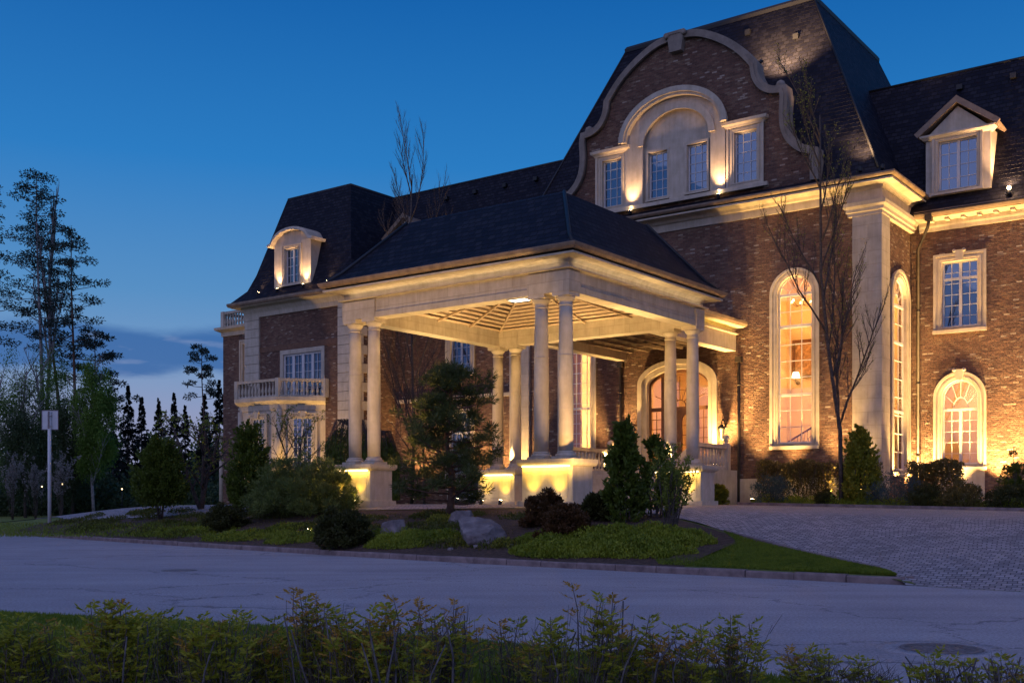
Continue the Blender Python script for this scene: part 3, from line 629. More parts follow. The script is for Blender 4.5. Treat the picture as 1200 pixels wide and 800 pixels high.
# lit rooms behind the glass
def room(u0, u1, v0, v1, z0, z1, power, lu=None, lz=None, open_right=False, col=(1, .5, .17), lv=None):
    b = MB(); T = .1
    b.box(u0, u1, v0, v1, z0 - T, z0); b.box(u0, u1, v0, v1, z1, z1 + T); b.box(u0 - T, u1 + T, v1, v1 + T, z0, z1); b.box(u0 - T, u0, v0, v1, z0, z1)
    if not open_right: b.box(u1, u1 + T, v0, v1, z0, z1)
    HP(b, 'room', 'interior')
    for f in ((.25, .8) if z1 - z0 > 6 else (.75,)):
        d = bpy.data.lights.new('room_lamp', 'POINT'); d.energy = power; d.color = col; d.shadow_soft_size = .25
        o = bpy.data.objects.new('room_lamp', d); link(o, HOUSE); o.location = (lu if lu is not None else (u0 + u1) / 2, lv or (v0 + (v1 - v0) * .45), z0 + (z1 - z0) * f)
room(3.4, 8.4, MV + .4, 19.2, 1.5, 10.2, 620, lu=6.4, open_right=True, col=(1, .52, .17))
room(-8.3, -3.3, MV + .4, 19.2, 1.5, 10.2, 520, lu=-7.0, col=(1, .72, .3))
room(-3.1, 3.2, MV + .4, 21, 1.45, 6.4, 380, lv=18)

# wings
def wing_wall(u0, u1, wins):
    b = MB(); b.plate(rect(u0, u1, -1.5, 11.7), [hole(u, 7.05, 2.0, 3.2, .3) for u in wins] + [hole(u, 1.45, 2.0, 3.95, .3, True) for u in wins], WV, WV + .35); return HP(b, 'wall', 'brick')
RW = (10.78, 15.6, 20.4); LW = (-10.8, -15.5, -20.4)
wing_wall(MU + .01, 24, RW); wing_wall(-20.9, -MU - .01, LW[:2])
for u in RW + LW[:2]:
    window(u, WV, 7.05, 2.0, 3.2, .3, False, 4, 6, mull=(0,), trans=(2.2,), key=True)
    lit = u > 0
    window(u, WV, 1.45, 2.0, 3.95, .3, True, 4, 5, mull=(0,), trans=(2.45,), lit=lit, key=True)
for u in RW: room(u - 1.9, u + 1.9, WV + .4, 22.5, 1.5, 5.6, 170, col=(1, .58, .26))
for u in RW + LW[:2]:
    b = MB(); b.box(u - .95, u + .95, WV - .05, WV - .001, .2, 1.42); HP(b, 'window_apron', 'plain_stone')
    b = MB(); b.plate([(u - 1.05, 10.3), (u + 1.05, 10.3), (u + 1.2, 10.55), (u - 1.2, 10.55)], (), WV - .02, WV - .001); HP(b, 'soldier_course', 'brick')
for u0, u1 in ((MU + .35, 24), (-20, -MU - .01)):
    b = MB(); b.sweep([(u0, WV), (u1, WV)], [(.001, 11.28), (.08, 11.28), (.1, 11.42), (.14, 11.5), (.16, 11.66), (.66, 11.72), (.66, 11.8), (.0, 11.8)]); HP(b, 'cornice', 'plain_stone')
    b = MB(); b.sweep([(u0, WV), (u1, WV)], [(.56, 11.803), (.68, 11.74), (.78, 11.76), (.84, 11.86), (.84, 11.98), (.79, 11.98), (.74, 11.88), (.56, 11.84)]); HP(b, 'gutter', 'copper')
    b = MB(); u = u0 + .5
    while u < u1: b.box(u, u + .16, WV - .5, WV - .17, 11.60, 11.69); u += .62
    HP(b, 'modillion', 'plain_stone')
    b = MB(); cs = [(18.42, 11.9), (18.5, 12.0), (19.0, 12.6), (19.35, 13.5), (21.2, 18.3), (21.35, 18.38), (29, 18.38), (29, 11.9)]
    e = u1 if u0 > 0 else u1 + 4.6
    v = [(u0 - 4.6 if u0 > 0 else u0 - 5, a, c) for a, c in cs] + [(e, a, c) for a, c in cs]; n = len(cs)
    b.add(v, [(i, (i + 1) % n, n + (i + 1) % n, n + i) for i in range(n)] + [tuple(range(n)), tuple(range(n, 2 * n))[::-1]]); HP(b, 'roof', 'slate')
    b = MB(); b.tube([(u0 - 4, 21.25, 18.36), (e, 21.25, 18.36)], .07, 6); HP(b, 'ridge_flashing', 'dark_metal')
    for k in range(6):
        uu = u0 + 1.2 + k * 2.1 + (0 if u0 > 0 else 1); b = MB(); b.box(uu - .12, uu + .12, 20.7, 21.0, 17.45, 17.65); HP(b, 'roof_vent', 'dark_metal')
# dormers
def dormer(u, v, z, w, h, wall_w, curved=False, back_v=20.9, ww=1.9, wh=2.35):
    b = MB(); a = wall_w / 2; body_top = h
    b.plate(rect(-a, a, 0, body_top), [rect(-ww / 2 + .1, ww / 2 - .1, .12, wh - .05)], 0, .25)
    cheek = [(0.251, 0), (.251, body_top), (1.8, body_top), (.9, 0)]
    for s in (-1, 1):
        x0, x1 = (a - .12, a) if s > 0 else (-a, -a + .12)
        b.add([(x, y, c) for x in (x0, x1) for y, c in cheek], [(0, 1, 2, 3), (4, 7, 6, 5), (0, 4, 5, 1), (1, 5, 6, 2), (2, 6, 7, 3), (3, 7, 4, 0)])
    d = b.build('dormer', M['plain_stone'], HOUSE, (u, v, z)); r = MB()
    if curved:
        n = 14; top = [(-a - .35, body_top + .02), (-a - .12, body_top + .06)] + [(-(a + .0) * math.cos(math.pi * i / n), body_top + .08 + .72 * math.sin(math.pi * i / n)) for i in range(1, n)] + [(a + .12, body_top + .06), (a + .35, body_top + .02)]
        r.sweep([p for p in top], [(-.0, -.25), (.12, -.3), (.17, -.3), (.17, 2.3), (0, 2.3)], fn=lambda x, y, c: (x, c, y))
        r.build('dormer_hood', M['plain_stone'], d)
        q = MB(); q.plate([(-a, body_top - .02), (a, body_top - .02)] + [((a - .03) * math.cos(math.pi * i / n), body_top + .05 + .70 * math.sin(math.pi * i / n)) for i in range(1, n)], (), .02, 2.2); q.build('tympanum', M['plain_stone'], d)
    else:
        hp = 1.05; q = MB(); q.plate([(-a, body_top - .01), (a, body_top - .01), (0, body_top + hp)], (), .03, 1.7); q.build('tympanum', M['plain_stone'], d)
        r.sweep([(-a - .28, body_top - .02), (0, body_top + hp + .1), (a + .28, body_top - .02)], [(-.22, -.22), (-.0, -.22), (-.0, 1.9), (-.1, 1.9), (-.14, -.1)], fn=lambda x, y, c: (x, c, y))
        r.build('dormer_roof', M['copper'], d)
        q = MB(); q.sweep([(-a, .25), (-a, 0), (a, 0), (a, .25)], [(0, body_top - .18), (.08, body_top - .16), (.2, body_top - .04), (.2, body_top + .03), (0, body_top + .03)]); q.build('dormer_cornice', M['plain_stone'], d)
    window(0, 0.02, 0.02, ww, wh, .2, False, 4, 4, mull=(0,), parent=d, sill=.14, depth=.2)
    return d
dormer(10.8, 18.85, 12.62, 2.6, 2.45, 2.5); dormer(15.6, 18.85, 12.62, 2.6, 2.45, 2.5); dormer(-19.2, 18.85, 12.62, 2.6, 2.45, 2.5);
# pavilion at the left end
PV = 16.0
b = MB(); b.plate(rect(-29.4, -20.4, -1.5, 11.7), [rect(-26.3, -22.9, 5.95, 8.75), rect(-26.9, -25.1, 2.0, 5.0)], PV, PV + .35); HP(b, 'wall', 'brick')
b = MB(); b.box(-20.75, -20.4, PV + .35, 28, -1.5, 11.7); b.box(-29.4, -29.05, PV + .35, 28, -1.5, 11.7); HP(b, 'wall', 'brick')
for u0, u1 in ((-29.52, -28.25), (-21.6, -20.28)):
    b = MB()
    for k in range(23):
        z = -.5 + k * .52; e = .0 if k % 2 else .0
        b.box(u0, u1, PV - .12, PV - .001, z + .012, z + .508)
        if u1 > -21: b.box(-20.398, -20.28, PV - .0, PV + (.9 if k % 2 else .6), z + .012, z + .508)
    HP(b, 'quoin', 'plain_stone')
pp = [(-29.4, 26), (-29.4, PV), (-20.4, PV), (-20.4, 20)]
b = MB(); b.sweep(pp, [(.001, 11.1), (.1, 11.1), (.14, 11.35), (.2, 11.45), (.3, 11.62), (.7, 11.7), (.7, 11.8), (0, 11.8)]); HP(b, 'cornice', 'plain_stone')
b = MB(); b.sweep(pp, [(.6, 11.803), (.72, 11.74), (.82, 11.76), (.88, 11.86), (.88, 11.98), (.83, 11.98), (.78, 11.88), (.6, 11.84)]); HP(b, 'gutter', 'copper')
b = MB(); b.rings([(-30.2, -19.6, 15.2, 28, 11.86), (-30.1, -19.7, 15.25, 28, 12.0), (-29.3, -20.5, 15.9, 28, 12.75), (-28.9, -20.9, 16.25, 28, 13.7), (-27.45, -22.1, 17.4, 27, 18.25), (-27.3, -22.2, 17.5, 26.8, 18.35)]); HP(b, 'roof', 'slate')
b = MB(); b.tube([(-27.4, 27, 18.3), (-27.4, 17.45, 18.3), (-22.15, 17.45, 18.3), (-22.15, 27, 18.3)], .07, 6); HP(b, 'ridge_flashing', 'dark_metal')
dormer(-25.2, 15.78, 12.6, 3, 2.55, 3.1, curved=True, ww=1.6, wh=2.35)
# balcony door of the pavilion
b = MB(); b.plate(rect(-26.45, -22.75, 5.95, 8.95), [rect(-26.2, -23.0, 5.95, 8.7)], PV - .06, PV + .2); bw = HP(b, 'balcony_window', 'plain_stone')
b = MB(); b.plate(rect(-26.2, -23.0, 6.0, 8.7), [rect(-26.2 + .1 + i * .8, -26.2 + .7 + i * .8, 6.15, 8.58) for i in range(4)], PV + .05, PV + .13)
for i in range(4):
    b.box(-26.2 + .385 + i * .8, -26.2 + .415 + i * .8, PV + .07, PV + .1, 6.15, 8.58)
    for k in range(1, 5): b.box(-26.1 + i * .8, -25.5 + i * .8, PV + .072, PV + .098, 6.15 + k * .49 - .013, 6.15 + k * .49 + .013)
b.build('frame', M['frame'], bw); b = MB(); b.box(-26.2, -23.0, PV + .11, PV + .12, 6.0, 8.7); b.build('pane', M['dark_glass'], bw)
b = MB(); b.box(-29.3, -21.0, PV - .03, PV - .001, 8.97, 9.3); HP(b, 'lintel_course', 'wood')
# bay with balustraded balcony
BP = [(-29.3, 16.0), (-27.7, 14.1), (-24.4, 14.1), (-22.7, 16.0)]
b = MB(); b.sweep(BP, [(0, -1.2), (0, 5.7), (-.25, 5.7), (-.25, -1.2)]); b.sweep(BP, [(.001, -1.2), (.08, -1.2), (.08, 1.6), (.001, 1.65)]); bay = HP(b, 'bay', 'plain_stone')
b = MB(); b.sweep(BP, [(.001, 5.3), (.06, 5.3), (.1, 5.6), (.2, 5.66), (.34, 5.8), (.36, 6.0), (-.9, 6.0), (-.9, 5.72), (.0, 5.7)]); b.build('balcony_slab', M['plain_stone'], bay)
for p in BP[1:3]: b = MB(); b.lathe([(.17, 1.65), (.17, 5.3)], 12, p[0], p[1]); b.build('corner_shaft', M['plain_stone'], bay)
for p0, p1 in zip(BP[:-1], BP[1:]):
    c = ((p0[0] + p1[0]) / 2, (p0[1] + p1[1]) / 2); rz = math.atan2(p1[1] - p0[1], p1[0] - p0[0]); nn = (math.sin(rz), -math.cos(rz))
    window(c[0] + nn[0] * .09, c[1] + nn[1] * .09, 1.9, 1.55, 3.2, .24, False, 4, 5, mull=(0,), parent=bay, rz=rz, key=True, sill=.2, depth=.12)
def baluster_mesh():
    b = MB(); b.lathe([(.075, 0), (.075, .05), (.045, .07), (.05, .1), (.085, .22), (.088, .3), (.06, .42), (.038, .55), (.036, .62), (.055, .66), (.04, .69), (.07, .72), (.07, .78)], 10); return b
BAL = None
def balustrade(parent, path, h0, m='plain_stone', step=.27, s=1.0, posts=True, name='balustrade', hs=None):
    """rails, posts and single turned balusters; path points are (x, y) or (x, y, z)"""
    global BAL
    P = [Vector(p) if len(p) == 3 else Vector((p[0], p[1], h0)) for p in path]
    b = MB()
    for a, c in zip(P, P[1:]):
        d = (c - a); L_ = d.length; u = d.normalized(); n = Vector((u.y, -u.x, 0)).normalized() * .1 * s; up = Vector((0, 0, 1))
        for z0, z1, w in ((0, .1, 1), (.88, 1.0, 1.1), (1.0, 1.03, 1.25)):
            z0 *= s; z1 *= s; q = [a - n * w + up * z0, a + n * w + up * z0, a + n * w + up * z1, a - n * w + up * z1]
            b.add(q + [p + d for p in q], [(0, 1, 2, 3), (4, 7, 6, 5), (0, 4, 5, 1), (1, 5, 6, 2), (2, 6, 7, 3), (3, 7, 4, 0)])
    if posts:
        for p in P: b.box(p.x - .14 * s, p.x + .14 * s, p.y - .14 * s, p.y + .14 * s, p.z, p.z + 1.06 * s)
    o = b.build(name, M[m], parent)
    for a, c in zip(P, P[1:]):
        d = c - a; n = max(1, int(d.length / (step * s)))
        for i in range(n):
            q = a + d * ((i + .5) / n)
            if BAL is None:
                k = baluster_mesh().build('baluster', M[m], o, (q.x, q.y, q.z + .1 * s)); BAL = k
            else:
                k = BAL.copy(); COL.objects.link(k); k.parent = o; k.location = (q.x, q.y, q.z + .1 * s)
            k.scale = (s, s, s)
    return o
balustrade(bay, [(-29.0, 15.7), (-27.8, 13.95), (-24.3, 13.95), (-22.5, 15.8)], 6.0)
# lower block beyond the pavilion with a balustraded terrace roof
b = MB(); b.plate(rect(-34.2, -29.41, -1.5, 10.9), [rect(-32.4, -30.6, 6.0, 10.2)], 18, 18.35); b.box(-34.2, -33.85, 18.35, 27, -1.5, 10.9); HP(b, 'wall', 'brick')
b = MB(); b.sweep([(-34.2, 27), (-34.2, 18), (-29.42, 18)], [(.001, 10.7), (.08, 10.7), (.1, 10.95), (.4, 11.1), (.42, 11.25), (-.5, 11.25), (-.5, 10.7)]); HP(b, 'cornice', 'plain_stone')
b = MB(); b.box(-34.2, -29.42, 18.2, 27, 11.0, 11.2); HP(b, 'terrace_roof', 'slate')
balustrade(HOUSE, [(-34.2, 24), (-34.2, 18.05), (-29.6, 18.05)], 11.25)
window(-31.5, 18, 5.9, 1.9, 4.4, .25, False, 3, 6, parent=HOUSE)
b = MB(); b.rings([(-35.7, -34.22, 18.5, 23, 4.3), (-35.8, -34.22, 18.4, 23.1, 4.4), (-35.0, -34.22, 19.4, 22.1, 4.9)]); HP(b, 'side_canopy', 'plain_stone')
for u in (-35.5,):
    b = MB(); b.lathe([(.16, -1), (.14, 4.3)], 10, u, 18.9); HP(b, 'canopy_post', 'plain_stone')
# stone course and downpipes
b = MB(); b.box(-20.2, -MU - .4, WV - .1, WV - .001, 5.75, 5.95); HP(b, 'string_course', 'plain_stone')
b = MB(); b.box(-MU, MU, MV - .12, MV - .001, -1.2, 1.1); b.box(MU + .35, 24, WV - .12, WV - .001, -1.5, .25); HP(b, 'plinth', 'plain_stone')
def downpipe(pts, z1=-.3):
    b = MB(); b.tube([*pts, (pts[-1][0], pts[-1][1], z1)], .065, 10)
    p = pts[0]; b.box(p[0] - .13, p[0] + .13, p[1] - .11, p[1] + .11, p[2] - .02, p[2] + .22)
    for z in (2, 5, 8):
        if z < pts[-1][2]: b.lathe([(.08, 0), (.08, .08)], 10, pts[-1][0], pts[-1][1], z)
    HP(b, 'downpipe', 'pipe')
downpipe([(9.75, WV - .75, 11.6), (9.7, WV - .7, 11.35), (9.15, WV - .15, 10.6)]); downpipe([(3.0, MV - .1, 6.0)]); downpipe([(-2.75, MV - .1, 6.2)])

# ================================================================== PORTICO
PORT = empty('portico', HO, TH, label='open limestone portico with paired columns and hipped slate roof before the door', cat='portico')
def PP(mb, name, m, **k): return mb.build(name, M[m], PORT, **k)
PD = 8.19
def pedestal(u0, u1, v0, v1, lights=True):
    b = MB(); b.box(u0 + .06, u1 - .06, v0 + .06, v1 - .06, .18, 1.22); b.box(u0 - .04, u1 + .04, v0 - .04, v1 + .04, -.4, .18)
    b.box(u0 + .22, u1 - .22, v0 + .045, v0 + .0601, .3, 1.1); p = PP(b, 'pedestal', 'plain_stone', bevel=.008)
    b = MB(); b.sweep([(u0, v0), (u1, v0), (u1, v1), (u0, v1)], [(-.06, 1.221), (.0, 1.23), (.05, 1.28), (.07, 1.33), (.07, 1.43), (-.3, 1.43), (-.3, 1.221)], closed=True); b.box(u0 + .2, u1 - .2, v0 + .2, v1 - .2, 1.3, 1.43); b.build('pedestal_cap', M['plain_stone'], p)
    if lights:
        b = MB(); b.box(u0 + .12, u1 - .12, v0 - .03, v0 + .0, 1.2, 1.225); b.build('light_strip', M['strip'], p)
        strip_light(PORT, ((u0 + u1) / 2, v0 - .035, 1.195), u1 - u0 - .2, .05, 15, (R(25), 0, 0))
PEDS = [(3.12, 5.08, -.6, .6), (-5.08, -3.12, -.6, .6), (3.12, 5.08, PD - .6, PD + .6), (-5.08, -3.12, PD - .6, PD + .6)]
for p in PEDS: pedestal(*p)
col0 = None
for v in (0, PD):
    for u in (-4.42, -3.52, 3.52, 4.42):
        if col0 is None:
            b = MB(); b.lathe([(.222, .24), (.232, .9), (.233, 1.8), (.222, 3.0), (.205, 4.2), (.198, 4.72)], 28)
            for z in (1.5, 3.1): b.lathe([(.2345, z), (.2345, z + .02)], 28)
            col0 = b.build('column', M['plain_stone'], PORT, (u, v, 1.43))
            b = MB(); b.box(-.32, .32, -.32, .32, 0, .09); b.lathe([(.31, .09), (.325, .12), (.31, .16), (.27, .175), (.262, .19), (.275, .205), (.27, .225), (.24, .235), (.23, .25)], 28); bs = b.build('column_base', M['plain_stone'], col0)
            b = MB(); b.lathe([(.2, 4.6), (.22, 4.61), (.22, 4.64), (.2, 4.65), (.2, 4.74), (.21, 4.75), (.25, 4.79), (.285, 4.85), (.29, 4.88), (.2, 4.885)], 28); b.box(-.3, .3, -.3, .3, 4.885, 5.0); cpm = b.build('column_capital', M['plain_stone'], col0)
        else:
            k = col0.copy(); COL.objects.link(k); k.parent = PORT; k.location = (u, v, 1.43)
            for o in (bs, cpm): q = o.copy(); COL.objects.link(q); q.parent = k
b = MB(); rp = [(-4.42, 0), (4.42, 0), (4.42, PD), (-4.42, PD)]
b.sweep(rp, [(-.28, 6.43), (.28, 6.43), (.28, 6.62), (.25, 6.64), (.25, 7.08), (.3, 7.1), (-.28, 7.1)], closed=True)
for u0, u1 in ((3.2, 4.74), (-4.74, -3.2)):
    for v in (0, PD): b.box(u0, u1, v - .31, v + .31, 6.432, 7.05)
PP(b, 'entablature', 'stone')
b = MB(); b.sweep(rp, [(.0, 7.101), (.43, 7.101), (.43, 7.14), (.28, 7.14), (.27, 7.3), (.33, 7.36), (.4, 7.4), (.8, 7.41), (.8, 7.47), (0, 7.47)], closed=True); PP(b, 'cornice', 'plain_stone')
b = MB(); b.sweep(rp, [(0, 7.472), (.68, 7.472), (.68, 7.6), (0, 7.6)], closed=True); PP(b, 'shadow_gap_band', 'dark_metal')  # dark strip in place of the shade below the portico gutter
b = MB(); b.sweep(rp, [(.72, 7.6), (.74, 7.54), (.84, 7.54), (.9, 7.6), (.93, 7.68), (.93, 7.71), (.88, 7.71), (.82, 7.65), (.72, 7.65)], closed=True); PP(b, 'gutter', 'copper')
b = MB(); b.rings([(-5.25, 5.25, -.83, PD + .83, 7.64), (-5.2, 5.2, -.78, PD + .78, 7.72), (-4.75, 4.75, -.3, PD + .3, 8.08), (-3.35, 3.35, 1.5, 6.7, 9.98), (-3.2, 3.2, 1.65, 6.55, 10.05)]); PP(b, 'roof', 'slate')
for su in (-1, 1):
    for vv, v1, v2 in ((-.78, -.3, 1.5), (PD + .78, PD + .3, 6.7)): b = MB(); b.tube([(su * 5.2, vv, 7.69), (su * 4.75, v1, 8.11), (su * 3.35, v2, 10.0)], .06, 6); PP(b, 'hip_flashing', 'dark_metal')
# slatted pyramid ceiling
AP = Vector((0, PD / 2, 8.0)); CR = [Vector((-4.14, .28, 7.02)), Vector((4.14, .28, 7.02)), Vector((4.14, PD - .28, 7.02)), Vector((-4.14, PD - .28, 7.02))]
b = MB(); rb = MB(); bk = MB(); NS = 13
for i in range(4):
    a, c = CR[i], CR[(i + 1) % 4]; nrm = (c - a).cross(AP - a).normalized() * .03
    if nrm.z < 0: nrm = -nrm
    for k in range(NS):
        t0, t1 = k / NS, (k + .52) / NS
        q = [a.lerp(AP, t0), c.lerp(AP, t0), c.lerp(AP, t1), a.lerp(AP, t1)]
        b.add(q + [p + nrm for p in q], [(0, 1, 2, 3), (4, 7, 6, 5), (0, 4, 5, 1), (1, 5, 6, 2), (2, 6, 7, 3), (3, 7, 4, 0)])
    for t in (0, .25, .5, .75):
        p = a.lerp(c, t); rb.tube([p - Vector((0, 0, .05)), AP - Vector((0, 0, .05))], .045, 4, smooth=False)
    dz = Vector((0, 0, .16)); bk.add([a + dz, c + dz, AP + dz], [(0, 1, 2)])
ce = PP(b, 'slatted_ceiling', 'slat'); rb.build('rafters', M['slat'], ce); bk.build('backing_board', M['beam'], ce)
b = MB(); b.box(2.35, 3.05, -.2, .2, 6.395, 6.43); lb = MB(); lb.box(2.4, 3.0, -.17, .17, 6.385, 6.394); c_ = PP(b, 'ceiling_light', 'frame'); lb.build('lens', M['panel'], c_)
# porch behind the portico: beams, lean-to roof, trellis, floor, steps, balustrades
b = MB()
for s in (-1, 1):
    u = s * 2.65; b.box(u - .25, u + .25, PD + .29, 15.04, 6.45, 7.12)
PP(b, 'porch_beam', 'plain_stone')
b = MB(); b.sweep([(2.65, PD + .9), (2.65, 15.0)], [(.0, 7.121), (.4, 7.121), (.4, 7.16), (.26, 7.16), (.25, 7.3), (.35, 7.38), (.7, 7.4), (.7, 7.46), (0, 7.46)]); b.sweep([(-2.65, 15.0), (-2.65, PD + .9)], [(.0, 7.121), (.4, 7.121), (.4, 7.16), (.26, 7.16), (.25, 7.3), (.35, 7.38), (.7, 7.4), (.7, 7.46), (0, 7.46)]); PP(b, 'porch_cornice', 'plain_stone')
b = MB(); gp = [(.62, 7.463), (.64, 7.41), (.74, 7.42), (.8, 7.5), (.82, 7.6), (.77, 7.6), (.72, 7.52), (.62, 7.5)]
b.sweep([(2.65, PD + .9), (2.65, 15.0)], gp); b.sweep([(-2.65, 15.0), (-2.65, PD + .9)], gp); PP(b, 'porch_gutter', 'copper')
b = MB(); b.add([(x, y, z) for y in (PD + .5, 15.04) for x, z in ((-3.4, 7.47), (-3.4, 7.55), (0, 8.6), (3.4, 7.55), (3.4, 7.47))], [(0, 1, 2, 3, 4), (9, 8, 7, 6, 5), (0, 5, 6, 1), (1, 6, 7, 2), (2, 7, 8, 3), (3, 8, 9, 4), (4, 9, 5, 0)]); PP(b, 'porch_roof', 'slate')
b = MB()
for k in range(8): v = PD + 1.0 + k * .82; b.box(-2.39, 2.39, v, v + .09, 6.85, 7.05)
for k in range(6): u = -2.1 + k * .82; b.box(u, u + .08, PD + .7, 15.0, 6.74, 6.849)
PP(b, 'trellis', 'beam')
b = MB(); b.box(-3.3, 2.95, 11.4, 15.05, -.4, 1.45)
for k in range(8): b.box(-3.0, 2.65, 11.4 - .33 * (k + 1), 11.4 - .33 * k, -.4, 1.45 - .18 * (k + 1))
PP(b, 'porch_steps', 'plain_stone')
balustrade(PORT, [(-3.15, 8.9, .05), (-3.15, 11.45, 1.45), (-3.15, 14.9, 1.45)], 0)
balustrade(PORT, [(2.8, 14.3), (2.8, 11.5)], 1.45)
balustrade(PORT, [(2.8, 11.45, 1.45), (2.8, 8.9, .05)], 0)
for u, v in ((-3.15, 11.45), (2.8, 11.5), (-3.15, 14.9), (2.8, 14.3)):
    b = MB(); b.lathe([(.15, 1.06), (.17, 1.09), (.06, 1.13), (.09, 1.17), (.15, 1.25), (.16, 1.32), (.12, 1.41), (.03, 1.46)], 14, u, v, 1.45); PP(b, 'ball_finial', 'plain_stone')
# hidden strips in the coves of the cornice (lit in the photograph)
for loc, ln, rot in (((0, -.36, 7.155), 8.8, (R(180), 0, 0)), ((4.78, PD / 2, 7.155), 8.2, (R(180), 0, R(90)))):
    strip_light(PORT, loc, ln, .04, 8, rot, (1, .74, .4))
strip_light(PORT, (3.0, 12.0, 7.175), 5.4, .04, 5, (R(180), 0, R(90)))
for (u, v, tu, tv, pw) in ((3.97, .42, 4.3, 4.2, 110), (3.97, PD - .42, 4.42, 4.2, 90), (3.0, PD + .9, 2.7, 13.0, 110), (-3.97, .42, -4.4, 4.2, 80), (-3.97, PD - .42, -4.4, 4.0, 90), (-3.97, PD - .3, 0, PD, 90), (3.9, PD - .3, 0, PD, 80), (-2.9, PD + 1.0, -2.65, 13.0, 70)):
    spot(PORT, (u, v, 1.55), (tu, tv, 6.4), pw * 13, 32, (1, .68, .28))
spot(PORT, (0, 4.1, .3), (0, 4.1, 7), 3000, 125, (1, .66, .27))
spot(PORT, (.1, 12.2, 6.6), (.1, 12.4, 0), 420, 150, WARM)

# ================================================================== GARDEN AND FACADE FLOODLIGHTS
def fixture(u, v, z, tu, tv, tz, power, label, angle=70, col=WARM, group='floodlights washing the mansion', size=.1):
    t = empty('floodlight', WP(u, v, z), TH, label=label, cat='floodlight', group=group)
    d = Vector((tu - u, tv - v, tz - z)).normalized(); q = d.to_track_quat('Z', 'Y').to_matrix().to_4x4(); h = Vector((0, 0, .12))
    b = MB(); b.lathe([(.03, 0), (.03, .1)], 8); b.lathe([(.05, -.12), (.075, -.1), (.08, .06), (.085, .08)], 12, m=Matrix.Translation(h) @ q); b.build('housing', M['dark_metal'], t)
    b = MB(); b.lathe([(.07, .078), (.07, .09)], 12, m=Matrix.Translation(h) @ q); b.build('lens', M['lens'], t)
    if label.startswith('dazzling'): b = MB(); b.lathe([(.01, -.07), (.06, -.04), (.07, 0), (.06, .04), (.01, .07)], 12, 0, 0, .3); b.build('bulb', M['lens'], t); pd = bpy.data.lights.new('bulb_glow', 'POINT'); pd.energy = 60; pd.color = col; pd.shadow_soft_size = .05; po = bpy.data.objects.new('bulb_glow', pd); link(po, t); po.location = (0, -.12, .36)
    spot(t, tuple(h + d * .12), tuple(h + d * 3), power, angle, col, size=size); return t
GL = [
 (3.95, 14.35, .05, 3.95, 15.0, 8, 260, 'small floodlight on the ground right of the porch by the downpipe', 75),
 (5.42, 14.5, .05, 5.42, 15.0, 8, 150, 'small floodlight under the tall lit window right of the porch', 70),
 (7.2, 14.4, .05, 7.0, 15.05, 8, 230, 'small floodlight between the tall lit window and the corner pilaster', 75),
 (8.4, 14.3, .05, 8.4, 15.0, 9, 120, 'small floodlight at the foot of the corner pilaster', 50),
 (9.5, 16.6, .05, 8.9, 17.6, 6, 170, 'small floodlight below the arched window on the side return', 60),
 (9.25, 18.6, .05, 9.2, 19.3, 8, 240, 'small floodlight in the inner corner of the right wing', 75),
 (12.4, 18.5, .05, 12.4, 19.25, 8, 300, 'small floodlight on the ground right of the arched wing window', 80),
 (14.1, 18.5, .05, 14.1, 19.25, 8, 260, 'small floodlight on the ground at the right edge of the picture', 80),
 (10.8, 18.65, .05, 10.8, 19.2, 6, 90, 'small floodlight just under the arched wing window', 70),
 (-3.1, 14.3, 1.5, -3.1, 15.2, 6, 130, 'small floodlight on the porch left of the door', 80),
 (2.3, 14.3, 1.5, 2.3, 15.2, 6, 120, 'small floodlight on the porch right of the door', 80),
 (-8.3, 14.4, .05, -8.3, 15.1, 9, 110, 'small floodlight at the foot of the far corner pilaster', 50),
 (-13.0, 18.1, .05, -13.0, 19.3, 7, 110, 'small floodlight between the two windows behind the portico', 80),
 (-18.0, 18.1, .05, -18.0, 19.3, 7, 90, 'small floodlight behind the weeping tree near the pavilion', 80),
 (-21.0, 15.2, -.1, -21.0, 16, 9, 110, 'small floodlight at the right corner of the end pavilion', 60),
 (-29.0, 15.2, -.4, -29.0, 16, 9, 80, 'small floodlight at the left corner of the end pavilion', 60),
 (-26.0, 12.9, -.3, -26.0, 14.1, 4, 60, 'small floodlight in front of the bay', 90),
 (-22.6, 14.0, -.2, -23.6, 15.0, 4, 70, 'small floodlight beside the angled side of the bay', 90),
 # on the pent ledge and roofs
 (-2.2, 14.98, 12.93, -2.2, 15.22, 17, 75, 'floodlight at the left foot of the gable arch', 65),
 (2.12, 14.98, 12.93, 2.12, 15.22, 17, 90, 'floodlight at the right foot of the gable arch', 65),
 (8.25, 14.75, 12.9, 7.6, 16.9, 17.5, 700, 'floodlight on the eaves at the right corner of the main roof', 70),
 (9.0, 15.1, 12.95, 8.6, 16.4, 16, 130, 'second floodlight at the roof corner, round the corner from the first', 60),
 (12.8, 18.55, 12.1, 12.7, 19.6, 15, 200, 'dazzling floodlight on the gutter right of the pedimented dormer', 80),
 (-26.2, 15.5, 12.3, -26.2, 15.95, 16, 28, 'floodlight at the left foot of the pavilion dormer', 70),
 (-24.0, 15.5, 12.3, -24.0, 15.95, 16, 28, 'floodlight at the right foot of the pavilion dormer', 70),
 (-28.0, 15.6, 12.3, -27.8, 16.8, 16, 26, 'floodlight at the left end of the pavilion eaves', 70),
 (-22.2, 15.6, 12.3, -22.0, 16.8, 16, 34, 'floodlight at the right end of the pavilion eaves', 70)]
